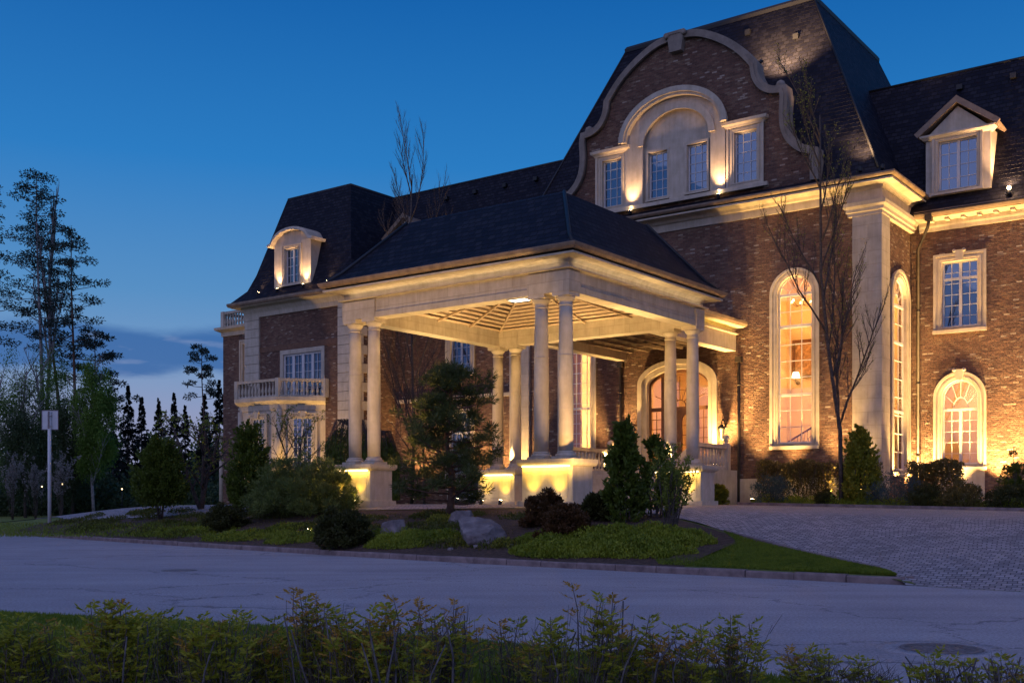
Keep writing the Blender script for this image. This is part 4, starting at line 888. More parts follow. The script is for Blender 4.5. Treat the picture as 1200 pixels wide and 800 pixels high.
for g in GL: fixture(g[0], g[1], g[2], g[3], g[4], g[5] + (5 if g[2] < 2 and g[0] > 3 else 0), g[6] * ((24 if g[0] > 3 else (30 if g[0] > -20 else 13)) if g[2] < 2 else (9 if g[1] < 15.2 else 16)), g[7], (50 if g[2] < 1 and 3 < g[0] < 8.6 else g[8] + 6), col=PEACH if g[2] > 5 else WARM)
for a_ in [(-4.0, -2.6, .05, -3.97, 0, 4.2, 650, 'floodlight in the bed aimed at the left front column pair'), (-3.97, 5.0, .05, -3.97, PD, 4.6, 800, 'floodlight under the portico aimed at the rear left column pair'), (3.97, 5.4, .05, 3.97, PD, 4.6, 420, 'floodlight under the portico aimed at the rear right column pair'), (1.9, 1.6, .05, 3.9, .1, 5.4, 260, 'floodlight under the portico aimed at the heads of the near column pair')]:
    fixture(*a_, 45)
fixture(-1.2, -5.2, gz(-1.2, -5.2), -.3, 0, 7.0, 2600, 'made-up floodlight in the bed, added to brighten the portico beam', 100); fixture(6.4, -2.3, gz(6.4, -2.3), 4.6, 4.5, 7.2, 1500, 'made-up floodlight at the drive edge, added to brighten the right side of the portico', 70)  # both lamps added to brighten the portico, no such source known
fixture(3.62, 15.9, 18.55, 3.9, 17.7, 19.9, 5200, 'floodlight on top of the gable shoulder shining up the main roof', 95, PEACH)
for i, p in enumerate(PEDS):
    nm = ['near right', 'front left', 'rear right', 'rear left'][i]
    for k, du_ in ((0, .5), (1, 1.46)):
        fixture(p[0] + du_, p[2] - .3, .0, p[0] + du_, p[2] + .02, 1.0, 75, f'{["left", "right"][k]} small uplight in front of the {nm} column pedestal', 80, YEL, 'uplights at the column pedestals')

# ================================================================== PLANTS
def unit(a): return a / np.maximum(1e-6, np.linalg.norm(a, axis=1, keepdims=True))
def leaves(name, P, D, length, width, m, parent=None, sag=0.0):
    """many small four-sided leaves: base P, direction D"""
    n = len(P); D = unit(D); rnd = RNG.normal(size=(n, 3)); Wd = unit(np.cross(D, rnd))
    L_ = (length * RNG.uniform(.7, 1.3, n))[:, None] if np.isscalar(length) else length[:, None]
    Wv = Wd * (width * .5) * RNG.uniform(.8, 1.2, (n, 1))
    V = np.empty((n, 4, 3)); V[:, 0] = P; V[:, 1] = P + D * L_ * .5 + Wv; V[:, 2] = P + D * L_; V[:, 3] = P + D * L_ * .5 - Wv
    if sag: V[:, 2, 2] -= sag
    me = bpy.data.meshes.new(name); me.vertices.add(n * 4); me.vertices.foreach_set('co', V.ravel())
    me.loops.add(n * 4); me.loops.foreach_set('vertex_index', np.arange(n * 4, dtype=np.int32))
    me.polygons.add(n); me.polygons.foreach_set('loop_start', np.arange(0, n * 4, 4, dtype=np.int32)); me.polygons.foreach_set('loop_total', np.full(n, 4, dtype=np.int32))
    me.update(calc_edges=True); me.materials.append(M[m])
    o = bpy.data.objects.new(name, me); return link(o, parent)
def sph(n): return unit(RNG.normal(size=(n, 3)))
def plant(name, x, y, z, label, cat, group=None): return empty(name, (x, y, z), 0, label=label, cat=cat, group=group)
def spot_px(px, py):
    p = hit(px, py); return p.x, p.y, p.z, p.y / FPX      # last = metres per photo pixel there
def grow(mb, p, d, L_, r, depth, tips, kids=4, spread=.6, up=.15, shrink=.62, wob=.12, start=.3):
    pts = [p]; q = p.copy(); dd = d.copy(); n = 5
    for i in range(n):
        dd = (dd + Vector((random.gauss(0, wob), random.gauss(0, wob), random.gauss(0, wob) + up * .25))).normalized(); q = q + dd * (L_ / n); pts.append(q.copy())
    mb.tube(pts, r, 6 if depth > 1 else 4, r * .35 if depth > 0 else r * .3)
    if depth == 0: tips += [(a, dd) for a in pts[2:]]; return
    for k in range(kids):
        t = start + (1 - start) * (k + random.random() * .8) / kids; f = t * n; i = min(n - 1, int(f)); b_ = pts[i].lerp(pts[i + 1], f - i)
        az = random.random() * 6.28 + k * 2.4; e = (pts[i + 1] - pts[i]).normalized(); o_ = e.orthogonal().normalized(); o_ = Matrix.Rotation(az, 3, e) @ o_
        nd = (e * (1 - spread) + o_ * spread + Vector((0, 0, up))).normalized()
        grow(mb, b_, nd, L_ * shrink * (1.15 - .5 * t) * random.uniform(.8, 1.15), r * (.55 - .2 * t), depth - 1, tips, max(3, kids - 1), spread, up, shrink, wob, .2)
# --- clipped cone and globe shapes
def cone_tree(px, by, ty, half, label, m='thuja', name='thuja', cat='conifer', bottom=.12, leaf=.13, n=9000, shape=.7, stems=5, group='clipped conifers in the planting beds', loc=None, wid=.5):
    x, y, z, k = loc if loc else spot_px(px, by)
    H = (by - ty) * k if not loc else ty; Rr = half * k if not loc else half
    t = plant(name, x, y, z - .03, label, cat, group); b = MB()
    for i in range(stems):
        a = 6.28 * i / max(1, stems); s_ = min(.3, Rr * .4)
        b.tube([(.06 * math.cos(a), .06 * math.sin(a), 0), (s_ * .5 * math.cos(a), s_ * .5 * math.sin(a), H * bottom * 1.2), (s_ * math.cos(a), s_ * math.sin(a), H * .5)], .03, 6, .012)
    b.build('trunk', M['bark'], t)
    ns = max(60, n // 38); h = bottom + (1 - bottom) * RNG.beta(1.05, 1.35, ns); q = (h - bottom) / (1 - bottom)
    prof = np.power(np.clip(1 - q, 0, 1), shape) * np.minimum(1, (q + .12) * 3.6) ** .6
    az = RNG.uniform(0, 6.283, ns); rad = prof * Rr * (.86 + .1 * np.sin(az * 3 + h * 7)) * RNG.uniform(.12, 1.12, ns) ** .45
    B = np.stack([rad * np.cos(az), rad * np.sin(az), h * H * .96], 1); A = np.stack([np.cos(az) * .55, np.sin(az) * .55, np.full(ns, .8)], 1) + RNG.normal(size=(ns, 3)) * .15
    idx = RNG.integers(0, ns, n); u_ = RNG.uniform(-.35, 1, (n, 1)); sl = min(.42, Rr * .45) * RNG.uniform(.6, 1.25, ns)[idx][:, None]
    P = B[idx] + A[idx] * u_ * sl + RNG.normal(size=(n, 3)) * .055 * (1.15 - u_) * min(1, Rr * 1.1); P[:, 2] = np.maximum(P[:, 2], bottom * H * .5)
    D = A[idx] + RNG.normal(size=(n, 3)) * .5
    leaves('crown', P, D, leaf, leaf * wid, m, t); return t
# --- rounded shrubs built of clumps
def clump_shrub(px, by, ty, half, label, m, name='shrub', cat='shrub', clumps=40, per=160, leaf=.1, width=.03, group=None, loc=None, spread=.22, stemm='bark', low=.05, flat=1.0):
    x, y, z, k = loc if loc else spot_px(px, by)
    H = (by - ty) * k if not loc else ty; Rr = half * k if not loc else half
    t = plant(name, x, y, z - .02, label, cat, group); C = []
    while len(C) < clumps:
        v = RNG.uniform(-1, 1, 3); v[2] = abs(v[2])
        if np.sum(v * v) <= 1 and np.sum(v * v) > .18: C.append(v)
    C = np.array(C); C = C * np.array([Rr * .85, Rr * .85 * flat, H * .82]); C[:, 2] += H * low
    b = MB()
    for c in C[::max(1, len(C) // 14)]: b.tube([(0, 0, 0), tuple(c * np.array([.45, .45, .35])), tuple(c)], .022, 5, .008)
    b.build('stems', M[stemm], t)
    idx = RNG.integers(0, clumps, clumps * per); n = len(idx); s_ = sph(n); s_[:, 2] = s_[:, 2] * .8 + .25
    sp = spread * min(Rr, H * 1.4) * RNG.uniform(.7, 1.25, clumps)[idx][:, None]
    P = C[idx] + s_ * sp * np.power(RNG.uniform(.1, 1, (n, 1)), .4); P[:, 2] = np.maximum(P[:, 2], .01)
    leaves('foliage', P, s_ + RNG.normal(size=(n, 3)) * .35 + np.array([0, 0, .35]), leaf, width, m, t); return t

G1 = 'low dark shrubs in the planting bed'
cone_tree(188, 609, 514, 35, 'rounded egg-shaped green thuja alone beside the lawn at left', 'thuja', n=14000, shape=.5, bottom=.2)
cone_tree(293, 600, 499, 31, 'broad dark thuja left of the spreading mountain pine', 'thuja', n=12000, shape=.6, bottom=.05)
clump_shrub(354, 604, 525, 76, 'wide bushy mountain pine with soft green needles, biggest shrub in the bed', 'mugo', 'mountain_pine', 'pine shrub', 300, 170, .15, .02, spread=.085)
clump_shrub(266, 621, 586, 32, 'dark low spreading shrub below the broad thuja', 'yew', 'low_shrub', 'shrub', 90, 120, .085, .035, G1, spread=.14)
clump_shrub(403, 641, 587, 40, 'dark low shrub left of the smaller boulder', 'yew', 'low_shrub', 'shrub', 120, 120, .085, .035, G1, spread=.13)
clump_shrub(638, 618, 568, 33, 'dark reddish shrub right of the big boulder, the rear of two', 'red', 'low_shrub', 'shrub', 110, 110, .08, .035, G1, spread=.13)
clump_shrub(662, 637, 585, 38, 'dark reddish shrub in front of the other one, before the pedestal', 'red', 'low_shrub', 'shrub', 120, 110, .08, .035, G1, spread=.13)
clump_shrub(700, 612, 575, 26, 'dark low shrub between the red shrub and the tall conifer', 'yew', 'low_shrub', 'shrub', 40, 150, .1, .045, G1)
cone_tree(731, 614, 493, 28, 'pointed dark green conifer in front of the porch steps', 'thuja', n=6500, shape=.8, bottom=.03)
cone_tree(768, 607, 508, 28, 'pointed conifer right of the taller one, half behind the twiggy shrub', 'thuja', n=3000, shape=.72, bottom=.03)
# twiggy half-bare shrub lit from behind
def twiggy(px, by, ty, half, label, m, leafn=6, leaf=.05, name='twiggy_shrub', cat='shrub', stems=13, group=None, loc=None, bark='bark', spread=.33):
    x, y, z, k = loc if loc else spot_px(px, by); H = (by - ty) * k if not loc else ty; Rr = half * k if not loc else half
    t = plant(name, x, y, z - .03, label, cat, group); b = MB(); tips = []
    for i in range(stems):
        a = random.random() * 6.28; s_ = Rr / H * random.uniform(.15, 1)
        grow(b, Vector((.05 * math.cos(a), .05 * math.sin(a), 0)), Vector((s_ * math.cos(a), s_ * math.sin(a), 1)).normalized(), H * random.uniform(.6, .85), .018, 2, tips, 4, spread, .2, .45, .08)
    b.build('branches', M[bark], t)
    if leafn:
        T = np.array([tuple(p) for p, d in tips]); DD = np.array([tuple(d) for p, d in tips]); idx = RNG.integers(0, len(T), len(T) * leafn)
        leaves('foliage', T[idx] + RNG.normal(size=(len(idx), 3)) * .03, DD[idx] + RNG.normal(size=(len(idx), 3)) * .8, leaf, leaf * .5, m, t)
    return t
twiggy(785, 634, 524, 36, 'twiggy thin-leaved shrub lit from behind in front of the right pedestal', 'budleaf', 4, .07, stems=18)
# crooked garden pine in front of the portico
def garden_pine(px, by, ty, half, label):
    x, y, z, k = spot_px(px, by); H = (by - ty) * k; Rr = half * k; t = plant('garden_pine', x, y, z - .05, label, 'pine tree'); b = MB(); tips = []
    tr = [Vector((0, 0, 0)), Vector((.08, 0, H * .25)), Vector((-.12, .1, H * .5)), Vector((.05, 0, H * .75)), Vector((0, 0, H * .97))]
    b.tube(tr, .12, 8, .03); n = 56
    for i in range(n):
        f = .1 + .87 * i / n; j = min(3, int(f * 4)); p = tr[j].lerp(tr[j + 1], f * 4 - j); a = i * 2.4 + random.random(); w = Rr * (1.15 - f * .8) * random.uniform(.6, 1.12) * min(1, .65 + f * 2)
        e = p + Vector((math.cos(a) * w, math.sin(a) * w, w * random.uniform(-.05, .35)))
        m_ = p.lerp(e, .5) + Vector((0, 0, -.05)); b.tube([p, m_, e], .035, 5, .01)
        for g in (.42, .6, .78, .9, 1.0): tips.append(p.lerp(e, g) + Vector((random.gauss(0, .13), random.gauss(0, .13), random.gauss(.06, .1))))
    b.build('trunk', M['pinebark'], t); T = np.array([tuple(p) for p in tips]); per = 95; idx = np.repeat(np.arange(len(T)), per); s_ = sph(len(idx)); s_[:, 2] = s_[:, 2] * .7 + .35
    leaves('crown', T[idx] + s_ * RNG.uniform(0, .17, (len(idx), 1)), s_, .17, .024, 'pine', t)
garden_pine(527, 606, 424, 74, 'dark crooked garden pine in front of the portico between the column pedestals')

# weeping tree and blossom tree by the pavilion
def local(px, v):
    """world place where the sight line at photo column px crosses the row v of the garden"""
    d = Vector(((px - 600) / FPX, 1, 0)); o = HI @ Vector((0, 0, 0)); q = HI.to_3x3() @ d; s_ = (v - o.y) / q.y; p = d * s_
    return p.x, p.y, gw(p.x, p.y), p.y / FPX
def dome_tree(loc, H, Rr, label):
    t = plant('weeping_tree', *loc[:3], label, 'tree'); b = MB(); b.tube([(0, 0, 0), (.1, 0, H * .5), (0, .1, H * .92)], .12, 8, .05); P = []; D = []
    for i in range(190):
        a = random.random() * 6.28; w = Rr * random.uniform(.35, 1); top = H * (1 - .28 * (w / Rr) ** 2)
        x_, y_ = math.cos(a) * w, math.sin(a) * w
        b.tube([(0, 0, H * .9), (x_ * .6, y_ * .6, H * .98), (x_, y_, top * .93), (x_ * 1.04, y_ * 1.04, top * .45)], .012, 3, .004)
        for j in range(90): f = random.random(); P.append((x_ + random.gauss(0, .05), y_ + random.gauss(0, .05), top * (.95 - .85 * f))); D.append((x_ * .15, y_ * .15, -1))
    b.build('trunk', M['bark'], t); leaves('crown', np.array(P), np.array(D) + RNG.normal(size=(len(P), 3)) * .3, .14, .05, 'thuja', t)
lo = local(410, 12.0); dome_tree(lo, (588 - 487) * lo[3], 30 * lo[3], 'dark weeping tree behind the left pair of columns')
lo = local(445, 12.5); dome_tree(lo, (588 - 500) * lo[3], 22 * lo[3], 'second, lower weeping tree seen right of the left columns')
def bare_tree(loc, H, label, kids=7, depth=3, spread=.38, r=.11, leafm=None, leafn=0, group=None, up=.35, start=.16, bark='bark', name='bare_tree', shrink=.5, leaf=.06, trunks=1):
    t = plant(name, *loc[:3], label, 'tree', group); b = MB(); tips = []
    for i in range(trunks): grow(b, Vector((0, 0, -.1)), Vector((random.gauss(0, .02) + (i - (trunks - 1) / 2) * .25, random.gauss(0, .02), 1)).normalized(), H * random.uniform(.82, .9), r, depth, tips, kids, spread, up, shrink, .05, start)
    b.build('trunk', M[bark], t)
    if leafn:
        T = np.array([tuple(p) for p, d in tips]); idx = RNG.integers(0, len(T), leafn); leaves('crown', T[idx] + RNG.normal(size=(leafn, 3)) * .04, RNG.normal(size=(leafn, 3)) + np.array([0, 0, .4]), leaf, leaf * .55, leafm, t)
    return t
lo = local(986, 12.9); bare_tree(lo, 515 * lo[3], 'tall slender bare tree in front of the corner pilaster', 15, 3, .44, .085, 'budleaf', 2000, start=.17, leaf=.07, shrink=.31, up=.36)
lo = local(482, 16.6); bare_tree(lo, 440 * lo[3], 'tall bare tree rising behind the portico roof', 15, 3, .46, .1, up=.45, shrink=.34)
lo = local(497, 13.5); bare_tree(lo, 8.0, 'bare tree with fine twigs under the left side of the portico', 9, 3, .5, .08, up=.25, start=.25, shrink=.45)
lo = local(345, 10.5); bare_tree(lo, 110 * lo[3], 'small tree with sparse pale blossom in front of the bay', 7, 3, .55, .07, 'budleaf', 900, up=.2, start=.3, leaf=.11, trunks=2)
x_, y_, z_, k_ = spot_px(236, 597); bare_tree((x_, y_, z_), 116 * k_, 'small leaning bare tree right of the egg-shaped thuja', 6, 3, .6, .1, 'budleaf', 500, up=.12, start=.25, leaf=.16, trunks=3)

# planting along the right wall
G2 = 'clipped hedge along the wall'
def hedge(u0, u1, v, h, label, m, w=.8, n=9000, leaf=.085, z0=.0):
    p = WP((u0 + u1) / 2, v, gz((u0 + u1) / 2, v)); t = empty('hedge', p, TH, label=label, cat='hedge', group=G2); b = MB(); Ln = u1 - u0
    for i in range(int(Ln * 9)): q = (random.uniform(-Ln / 2, Ln / 2), random.uniform(-w / 2, w / 2)); b.tube([(q[0], q[1], 0), (q[0] + random.gauss(0, .1), q[1], h * .5), (q[0] + random.gauss(0, .15), q[1], h * .95)], .013, 4, .005)
    b.build('stems', M['bark'], t); P = RNG.uniform(-1, 1, (n, 3)); P[:, 2] = z0 + (h - z0) * (1 - RNG.beta(1, 2.2, n)); P[:, 0] *= Ln / 2; P[:, 1] *= w / 2; P[:, 2] *= 1 + .05 * np.sin(P[:, 0] * 4)
    leaves('foliage', P, RNG.normal(size=(n, 3)) + np.array([0, 0, .6]), leaf, leaf * .6, m, t)
hedge(4.4, 7.4, 14.0, 1.75, 'brownish clipped hedge under the tall lit window', 'brownhedge', n=9000)
hedge(7.6, 9.2, 14.1, 1.7, 'brownish hedge left of the tall slender bare tree', 'brownhedge', n=5000)
hedge(10.2, 12.1, 14.4, 1.75, 'brownish hedge under the arched wing window', 'brownhedge', n=7000)
def inbed(px, v, top, half): lo = local(px, v); return (lo[0], lo[1], lo[2], 1), (586 + .2 / lo[3] * 0 + (CZ - lo[2]) / lo[3] - top) * lo[3], half * lo[3]
for px, v, top, half, label, m, kind in [
    (843, 13.0, 562, 11, 'small round shrub at the foot of the porch side', 'thuja_light', 0), (906, 12.9, 552, 31, 'bluish spreading dwarf spruce at the near end of the long bed', 'blue_spruce', 2),
    (968, 12.8, 572, 14, 'small dark globe shrub left of the bare tree', 'yew', 0), (1048, 13.0, 545, 42, 'dark open-branched dwarf conifer right of the pointed thuja', 'blue_spruce', 2),
    (1085, 12.7, 562, 24, 'lower dark shrub right of the dwarf conifer', 'yew', 0), (1128, 12.8, 560, 30, 'brownish globe shrub below the arched wing window', 'brownhedge', 0),
    (1180, 12.8, 562, 30, 'dark green globe shrub at the right edge of the picture', 'yew', 0), (1190, 14.2, 520, 20, 'green rounded bush at the right edge, behind the dark globe', 'thuja', 0)]:
    lc, H_, R_ = inbed(px, v, top, half)
    clump_shrub(0, 0, H_, R_, label, m, 'bed_shrub' if kind == 0 else 'dwarf_spruce', 'shrub', 55 if kind == 0 else 60, 130 if kind == 0 else 90, .09, .03 if kind == 0 else .02, 'shrubs in the bed along the wall', lc, .24 if kind == 0 else .18)
lc, H_, R_ = inbed(1008, 13.2, 502, 25); cone_tree(0, 0, H_, R_, 'pointed bright green thuja beside the bare tree trunk', 'thuja_light', loc=lc, n=10000, bottom=.02)

# ground cover and grass
def cover(name, pts_uv, m, n, h, leaf, label, cat='ground cover'):
    """low leafy mat scattered inside soft patches (u, v, radius u, radius v)"""
    P = []
    for u, v, ru, rv in pts_uv:
        k = int(n * ru * rv); a = RNG.uniform(0, 6.283, k); r_ = np.sqrt(RNG.uniform(0, 1, k)); uu = u + ru * r_ * np.cos(a) * (1 + .15 * np.sin(a * 5)); vv = v + rv * r_ * np.sin(a)
        hh = h * np.sqrt(np.clip(1 - r_ ** 2, 0, 1)) * RNG.uniform(0, 1, k) * (1 + .4 * np.sin(uu * 5) * np.cos(vv * 6))
        for i in range(k): w = WP(uu[i], vv[i]); P.append((w.x, w.y, gz(uu[i], vv[i]) + .02 + hh[i]))
    P = np.array(P); o = leaves(name, P, RNG.normal(size=(len(P), 3)) * .6 + np.array([0, 0, .9]), leaf, leaf * .4, m)
    return tag(o, label, cat, None, 'stuff')
def uvp(px, py): p = hit(px, py); return UV(p.x, p.y)
def patch(px, py, ru, rv): u, v = uvp(px, py); return (u, v, ru, rv)
cover('ground_cover', [patch(690, 640, 2.1, 1.2), patch(760, 635, 1.3, .9), patch(650, 648, 1.0, .6), patch(735, 648, 1.5, .6), patch(800, 638, .7, .6)], 'cover', 9000, .3, .075, 'bright green leafy mat of ground cover below the pointed conifers')
M['moss'] = foliage_mat('moss_leaf', (.02, .035, .008), (.05, .075, .015), 2)
cover('ground_cover', [(u_, kv(u_) + random.uniform(.5, 4.2), random.uniform(.5, 1.4), random.uniform(.25, .6)) for u_ in [random.uniform(-20, 8.8) for _ in range(46)]], 'moss', 1500, .16, .08, 'dark mixed low plants between the shrubs of the island bed')
cover('leaf_litter', [(u_, kv(u_) + random.uniform(.9, 4.2), 1.2, .7) for u_ in [random.uniform(-16, 9) for _ in range(40)]], 'brownhedge', 240, .02, .07, 'brown leaf litter scattered on the soil of the island bed', 'leaf litter')
cover('ground_cover', [patch(475, 637, 1.3, .7), patch(505, 633, .9, .5), patch(455, 630, .8, .5)], 'cover', 8000, .22, .07, 'bright green ground cover in front of the smaller boulder')
cover('ground_cover', [patch(350, 632, 1.2, .7), patch(290, 630, 2.2, .6), patch(215, 625, 2.6, .5), patch(335, 622, .9, .6)], 'cover', 4500, .16, .07, 'patchy green ground cover along the kerb at left')
cover('ground_cover', [patch(517, 613, .5, .45), patch(556, 640, .3, .25), patch(590, 642, .35, .22), patch(538, 640, .3, .2)], 'thuja_light', 5200, .22, .07, 'small yellow-green cushions around the boulders')
cover('ground_cover', [(5.3 + .9 * i, 12.75, .7, .4) for i in range(12)], 'cover', 3500, .38, .09, 'strip of bright green ground cover at the front of the wall bed')
def blades(name, n, fn, h, label, m='grass', w=.012):
    P = []
    while len(P) < n:
        q = fn()
        if q: P.append(q)
    o = leaves(name, np.array(P), RNG.normal(size=(n, 3)) * .35 + np.array([0, 0, 1]), h, w, m); return tag(o, label, 'grass', None, 'stuff')
def tipf():
    u = random.uniform(11.6, 17); v = random.uniform(kv(u) + .15, isl(u))
    if v <= kv(u) + .14 or isl(u) - kv(u) < .2: return None
    if (u - 11.6) < .9 * math.sin(v * 2) * .5 + .4: return None
    w = WP(u, v); return (w.x, w.y, gz(u, v) + .012)
blades('grass', 45000, tipf, .055, 'short mown grass on the pointed tip of the island')
u0_, v0_ = 0, 0
def nearf():
    y = random.uniform(7.6, 14.5); x = random.uniform(-.5, .42) * y; u, v = UV(x, y)
    if v > nv_(u) - .02: return None
    return (x, y, ROADZ + .02 + min(.06, (nv_(u) - v) * .1))
blades('grass', 60000, nearf, .06, 'mown grass of the verge on the near side of the road', w=.008)
def leftf():
    px = random.uniform(-20, 250); p = hit(px, random.uniform(613, 629)); return (p.x + random.gauss(0, .3), p.y + random.gauss(0, .6), p.z)
blades('grass', 9000, leftf, .09, 'grass strip behind the kerb at left', w=.03)

# --- far trees at left
def far(px, y): x = (px - 600) / FPX * y; return x, y, gw(x, y)
def far_pine(px, y, top, label, lean=0, crown0=.45, spread=.13, n=7000, m='far_pine', clumps=46, bark='pinebark', leaf=.28):
    x, y, z = far(px, y); k = y / FPX; H = (586 - top) * k - z + .2; t = plant('pine_tree', x, y, z, label, 'pine tree', 'tall pines at the left'); b = MB()
    pt = lambda f: Vector((lean * f + .25 * math.sin(f * 5), 0, H * f)); b.tube([pt(i / 10) for i in range(11)], .0085 * H, 7, .03); C = []
    for i in range(clumps):
        f = crown0 + (1.0 - crown0) * (i + random.random() * .6) / clumps; a = i * 2.4 + random.random(); w = H * spread * (1.15 - .8 * ((f - crown0) / (1 - crown0)) ** 1.5) * random.uniform(.35, 1.1) * (.75 if f < crown0 + .08 else 1)
        p = pt(min(1, f)); e = p + Vector((math.cos(a) * w, math.sin(a) * w, w * random.uniform(-.1, .5))); b.tube([p, p.lerp(e, .55) + Vector((0, 0, -.1)), e], .04, 4, .015); C += [(e, 1.0)] + [(p.lerp(e, .66) + Vector((0, 0, .2)), .8)]
    b.build('trunk', M[bark], t); idx = RNG.integers(0, len(C), n); cc = np.array([tuple(c[0]) for c in C])[idx]; s_ = sph(n) * np.array([.85, .85, .42])
    leaves('crown', cc + s_ * np.power(RNG.uniform(0, 1, (n, 1)), .5) * H * .03, s_ + RNG.normal(size=(n, 3)) * .5, leaf, leaf * .4, m, t)
far_pine(46, 92, 205, 'tallest pine at the left with a bare top', 0, .5, .11, 7500, clumps=52, bark='birch', leaf=.24)
far_pine(77, 95, 262, 'leaning pine between the two straight ones', -2.2, .52, .09, 3600, clumps=30, leaf=.24)
far_pine(83, 90, 272, 'straight slim pine right of the leaning one', .3, .55, .12, 4800, clumps=34, leaf=.24)
far_pine(-14, 85, 205, 'pine cut by the left edge of the picture', .3, .5, .07, 3000, clumps=26, leaf=.24)
far_pine(236, 100, 408, 'slim small-crowned pine beside the lower block of the mansion', .3, .68, .14, 2600, clumps=18, leaf=.24)
far_pine(112, 98, 385, 'spreading dark pine right of the tall group', .2, .35, .22, 5000, clumps=34)
bare_tree(far(49, 93), 28.8, 'tall bare birch among the pines with twigs above their tops', 12, 3, .25, .2, up=.6, start=.5, bark='birch', shrink=.3, name='birch_tree', group='birches at the left')
def spruce(px, y, top, half, label, n=4500):
    x, y, z = far(px, y); k = y / FPX; H = (586 - top) * k - z + .2; Rr = half * k; t = plant('spruce_tree', x, y, z, label, 'spruce', 'dark spruces beyond the lawn'); b = MB(); b.tube([(0, 0, 0), (0, 0, H)], .16, 6, .02); b.build('trunk', M['bark'], t)
    nb = int(H * 15); bf = RNG.uniform(0, 1, nb) ** .85; baz = RNG.uniform(0, 6.283, nb); bl = Rr * 1.15 * (1 - bf) ** .9 * RNG.uniform(.55, 1.2, nb)
    br_ = RNG.integers(0, nb, n); f = bf[br_]; az = baz[br_] + RNG.normal(size=n) * .1; w = RNG.uniform(0, 1, n) ** .8 * bl[br_]
    P = np.stack([w * np.cos(az), w * np.sin(az), f * H * .97 + .3 - w * .35 + .12 * w * w + RNG.normal(size=n) * .06], 1)
    leaves('crown', P, np.stack([np.cos(az), np.sin(az), np.full(n, -.1)], 1) + RNG.normal(size=(n, 3)) * .5, .16 + .26 * (1 - f), .13, 'spruce', t)
for a in [(150, 100, 452, 20, 'broad spruce at the left end of the dark row'), (166, 104, 466, 17, 'spruce just right of the broad one'), (186, 103, 468, 17, 'spruce right above the egg-shaped thuja'), (204, 101, 461, 15, 'pointed spruce, the tallest in the middle of the row'),
          (217, 108, 476, 14, 'small spruce right of the pointed one'), (240, 104, 462, 17, 'spruce in front of the slim pine'), (257, 98, 446, 19, 'dark spruce touching the corner of the mansion'), (272, 105, 452, 18, 'spruce mostly behind the mansion corner'), (133, 112, 490, 18, 'low spruce right of the willow')]: spruce(*a)
def leafy(px, y, top, half, label, m, n=9000, name='birch_tree', cat='tree', leaf=.16, droop=.4, group='birches at the left', bark='birch', bottom=.12):
    x, y, z = far(px, y); k = y / FPX; H = (586 - top) * k - z + .2; Rr = half * k; t = plant(name, x, y, z, label, cat, group); b = MB(); tips = []
    grow(b, Vector((0, 0, 0)), Vector((0, 0, 1)), H * .85, .14, 2, tips, 10, .5, .25, .38, .05, .2); b.build('trunk', M[bark], t)
    C = RNG.normal(size=(60, 3)); C = unit(C) * np.power(RNG.uniform(.05, 1, (60, 1)), .45) * np.array([Rr * .85, Rr * .85, H * (1 - bottom) * .45]) + np.array([0, 0, H * (.5 + bottom / 2)])
    idx = RNG.integers(0, 60, n); s_ = RNG.normal(size=(n, 3)) * np.array([.5, .5, .9]) * Rr * .32
    leaves('crown', C[idx] + s_, RNG.normal(size=(n, 3)) + np.array([0, 0, -droop]), leaf, leaf * .5, m, t)
leafy(110, 84, 415, 26, 'fresh green weeping birch behind the road sign', 'birchleaf', 24000, droop=1.5)
leafy(60, 90, 400, 28, 'loose young birch at the foot of the tallest pine', 'birchleaf', 12000)
leafy(12, 88, 402, 30, 'thin-leaved birch at the left edge of the picture', 'birchleaf', 12000)
leafy(-25, 84, 425, 26, 'birch outside the left edge whose leaves reach into the picture', 'birchleaf', 7000)
leafy(85, 86, 470, 34, 'dark leafy tree behind the sign pole', 'under', 20000, 'leafy_tree', group=None, bark='bark')
leafy(30, 80, 470, 34, 'dark leafy tree between the birches at the left edge', 'under', 20000, 'leafy_tree', group=None, bark='bark')
for px, y, top, half, lab in [(15, 74, 520, 15, 'white flowering shrub at the left edge'), (42, 76, 528, 13, 'white flowering shrub left of the sign pole'), (72, 74, 522, 16, 'white flowering shrub right of the sign pole')]:
    x, yy, z = far(px, y); k = y / FPX; twiggy(0, 0, (586 - top) * k - z, half * k, lab, 'blossom', 3, .13, 'flowering_shrub', 'shrub', 9, 'white flowering shrubs beyond the lawn', (x, yy, z, 1))
P = []; 
for i in range(60000):
    y = random.uniform(86, 118); px = random.uniform(-60, 330); x, y, z = far(px, y); top = 2.0 + 1.5 * math.sin(px * .09) * math.sin(px * .031 + y) + 1.2 * (y - 86) / 32; P.append((x, y, z + random.random() * top))
o = leaves('undergrowth', np.array(P), RNG.normal(size=(len(P), 3)), .38, .2, 'under'); tag(o, 'dark undergrowth along the far side of the lawn', 'undergrowth', None, 'stuff')
x_, y_, z_ = far(130, 150)
P = []
for i in range(26000): y = random.uniform(140, 170); px = random.uniform(-200, 420); x, y, z = far(px, y); P.append((x, y, z + random.random() ** 1.3 * (7 + 2.5 * math.sin(px * .11) + 1.5 * math.sin(px * .37))))
o = leaves('woodland', np.array(P), RNG.normal(size=(len(P), 3)), .9, .5, 'under'); tag(o, 'far dark woodland behind the row of spruces', 'woodland', None, 'stuff')

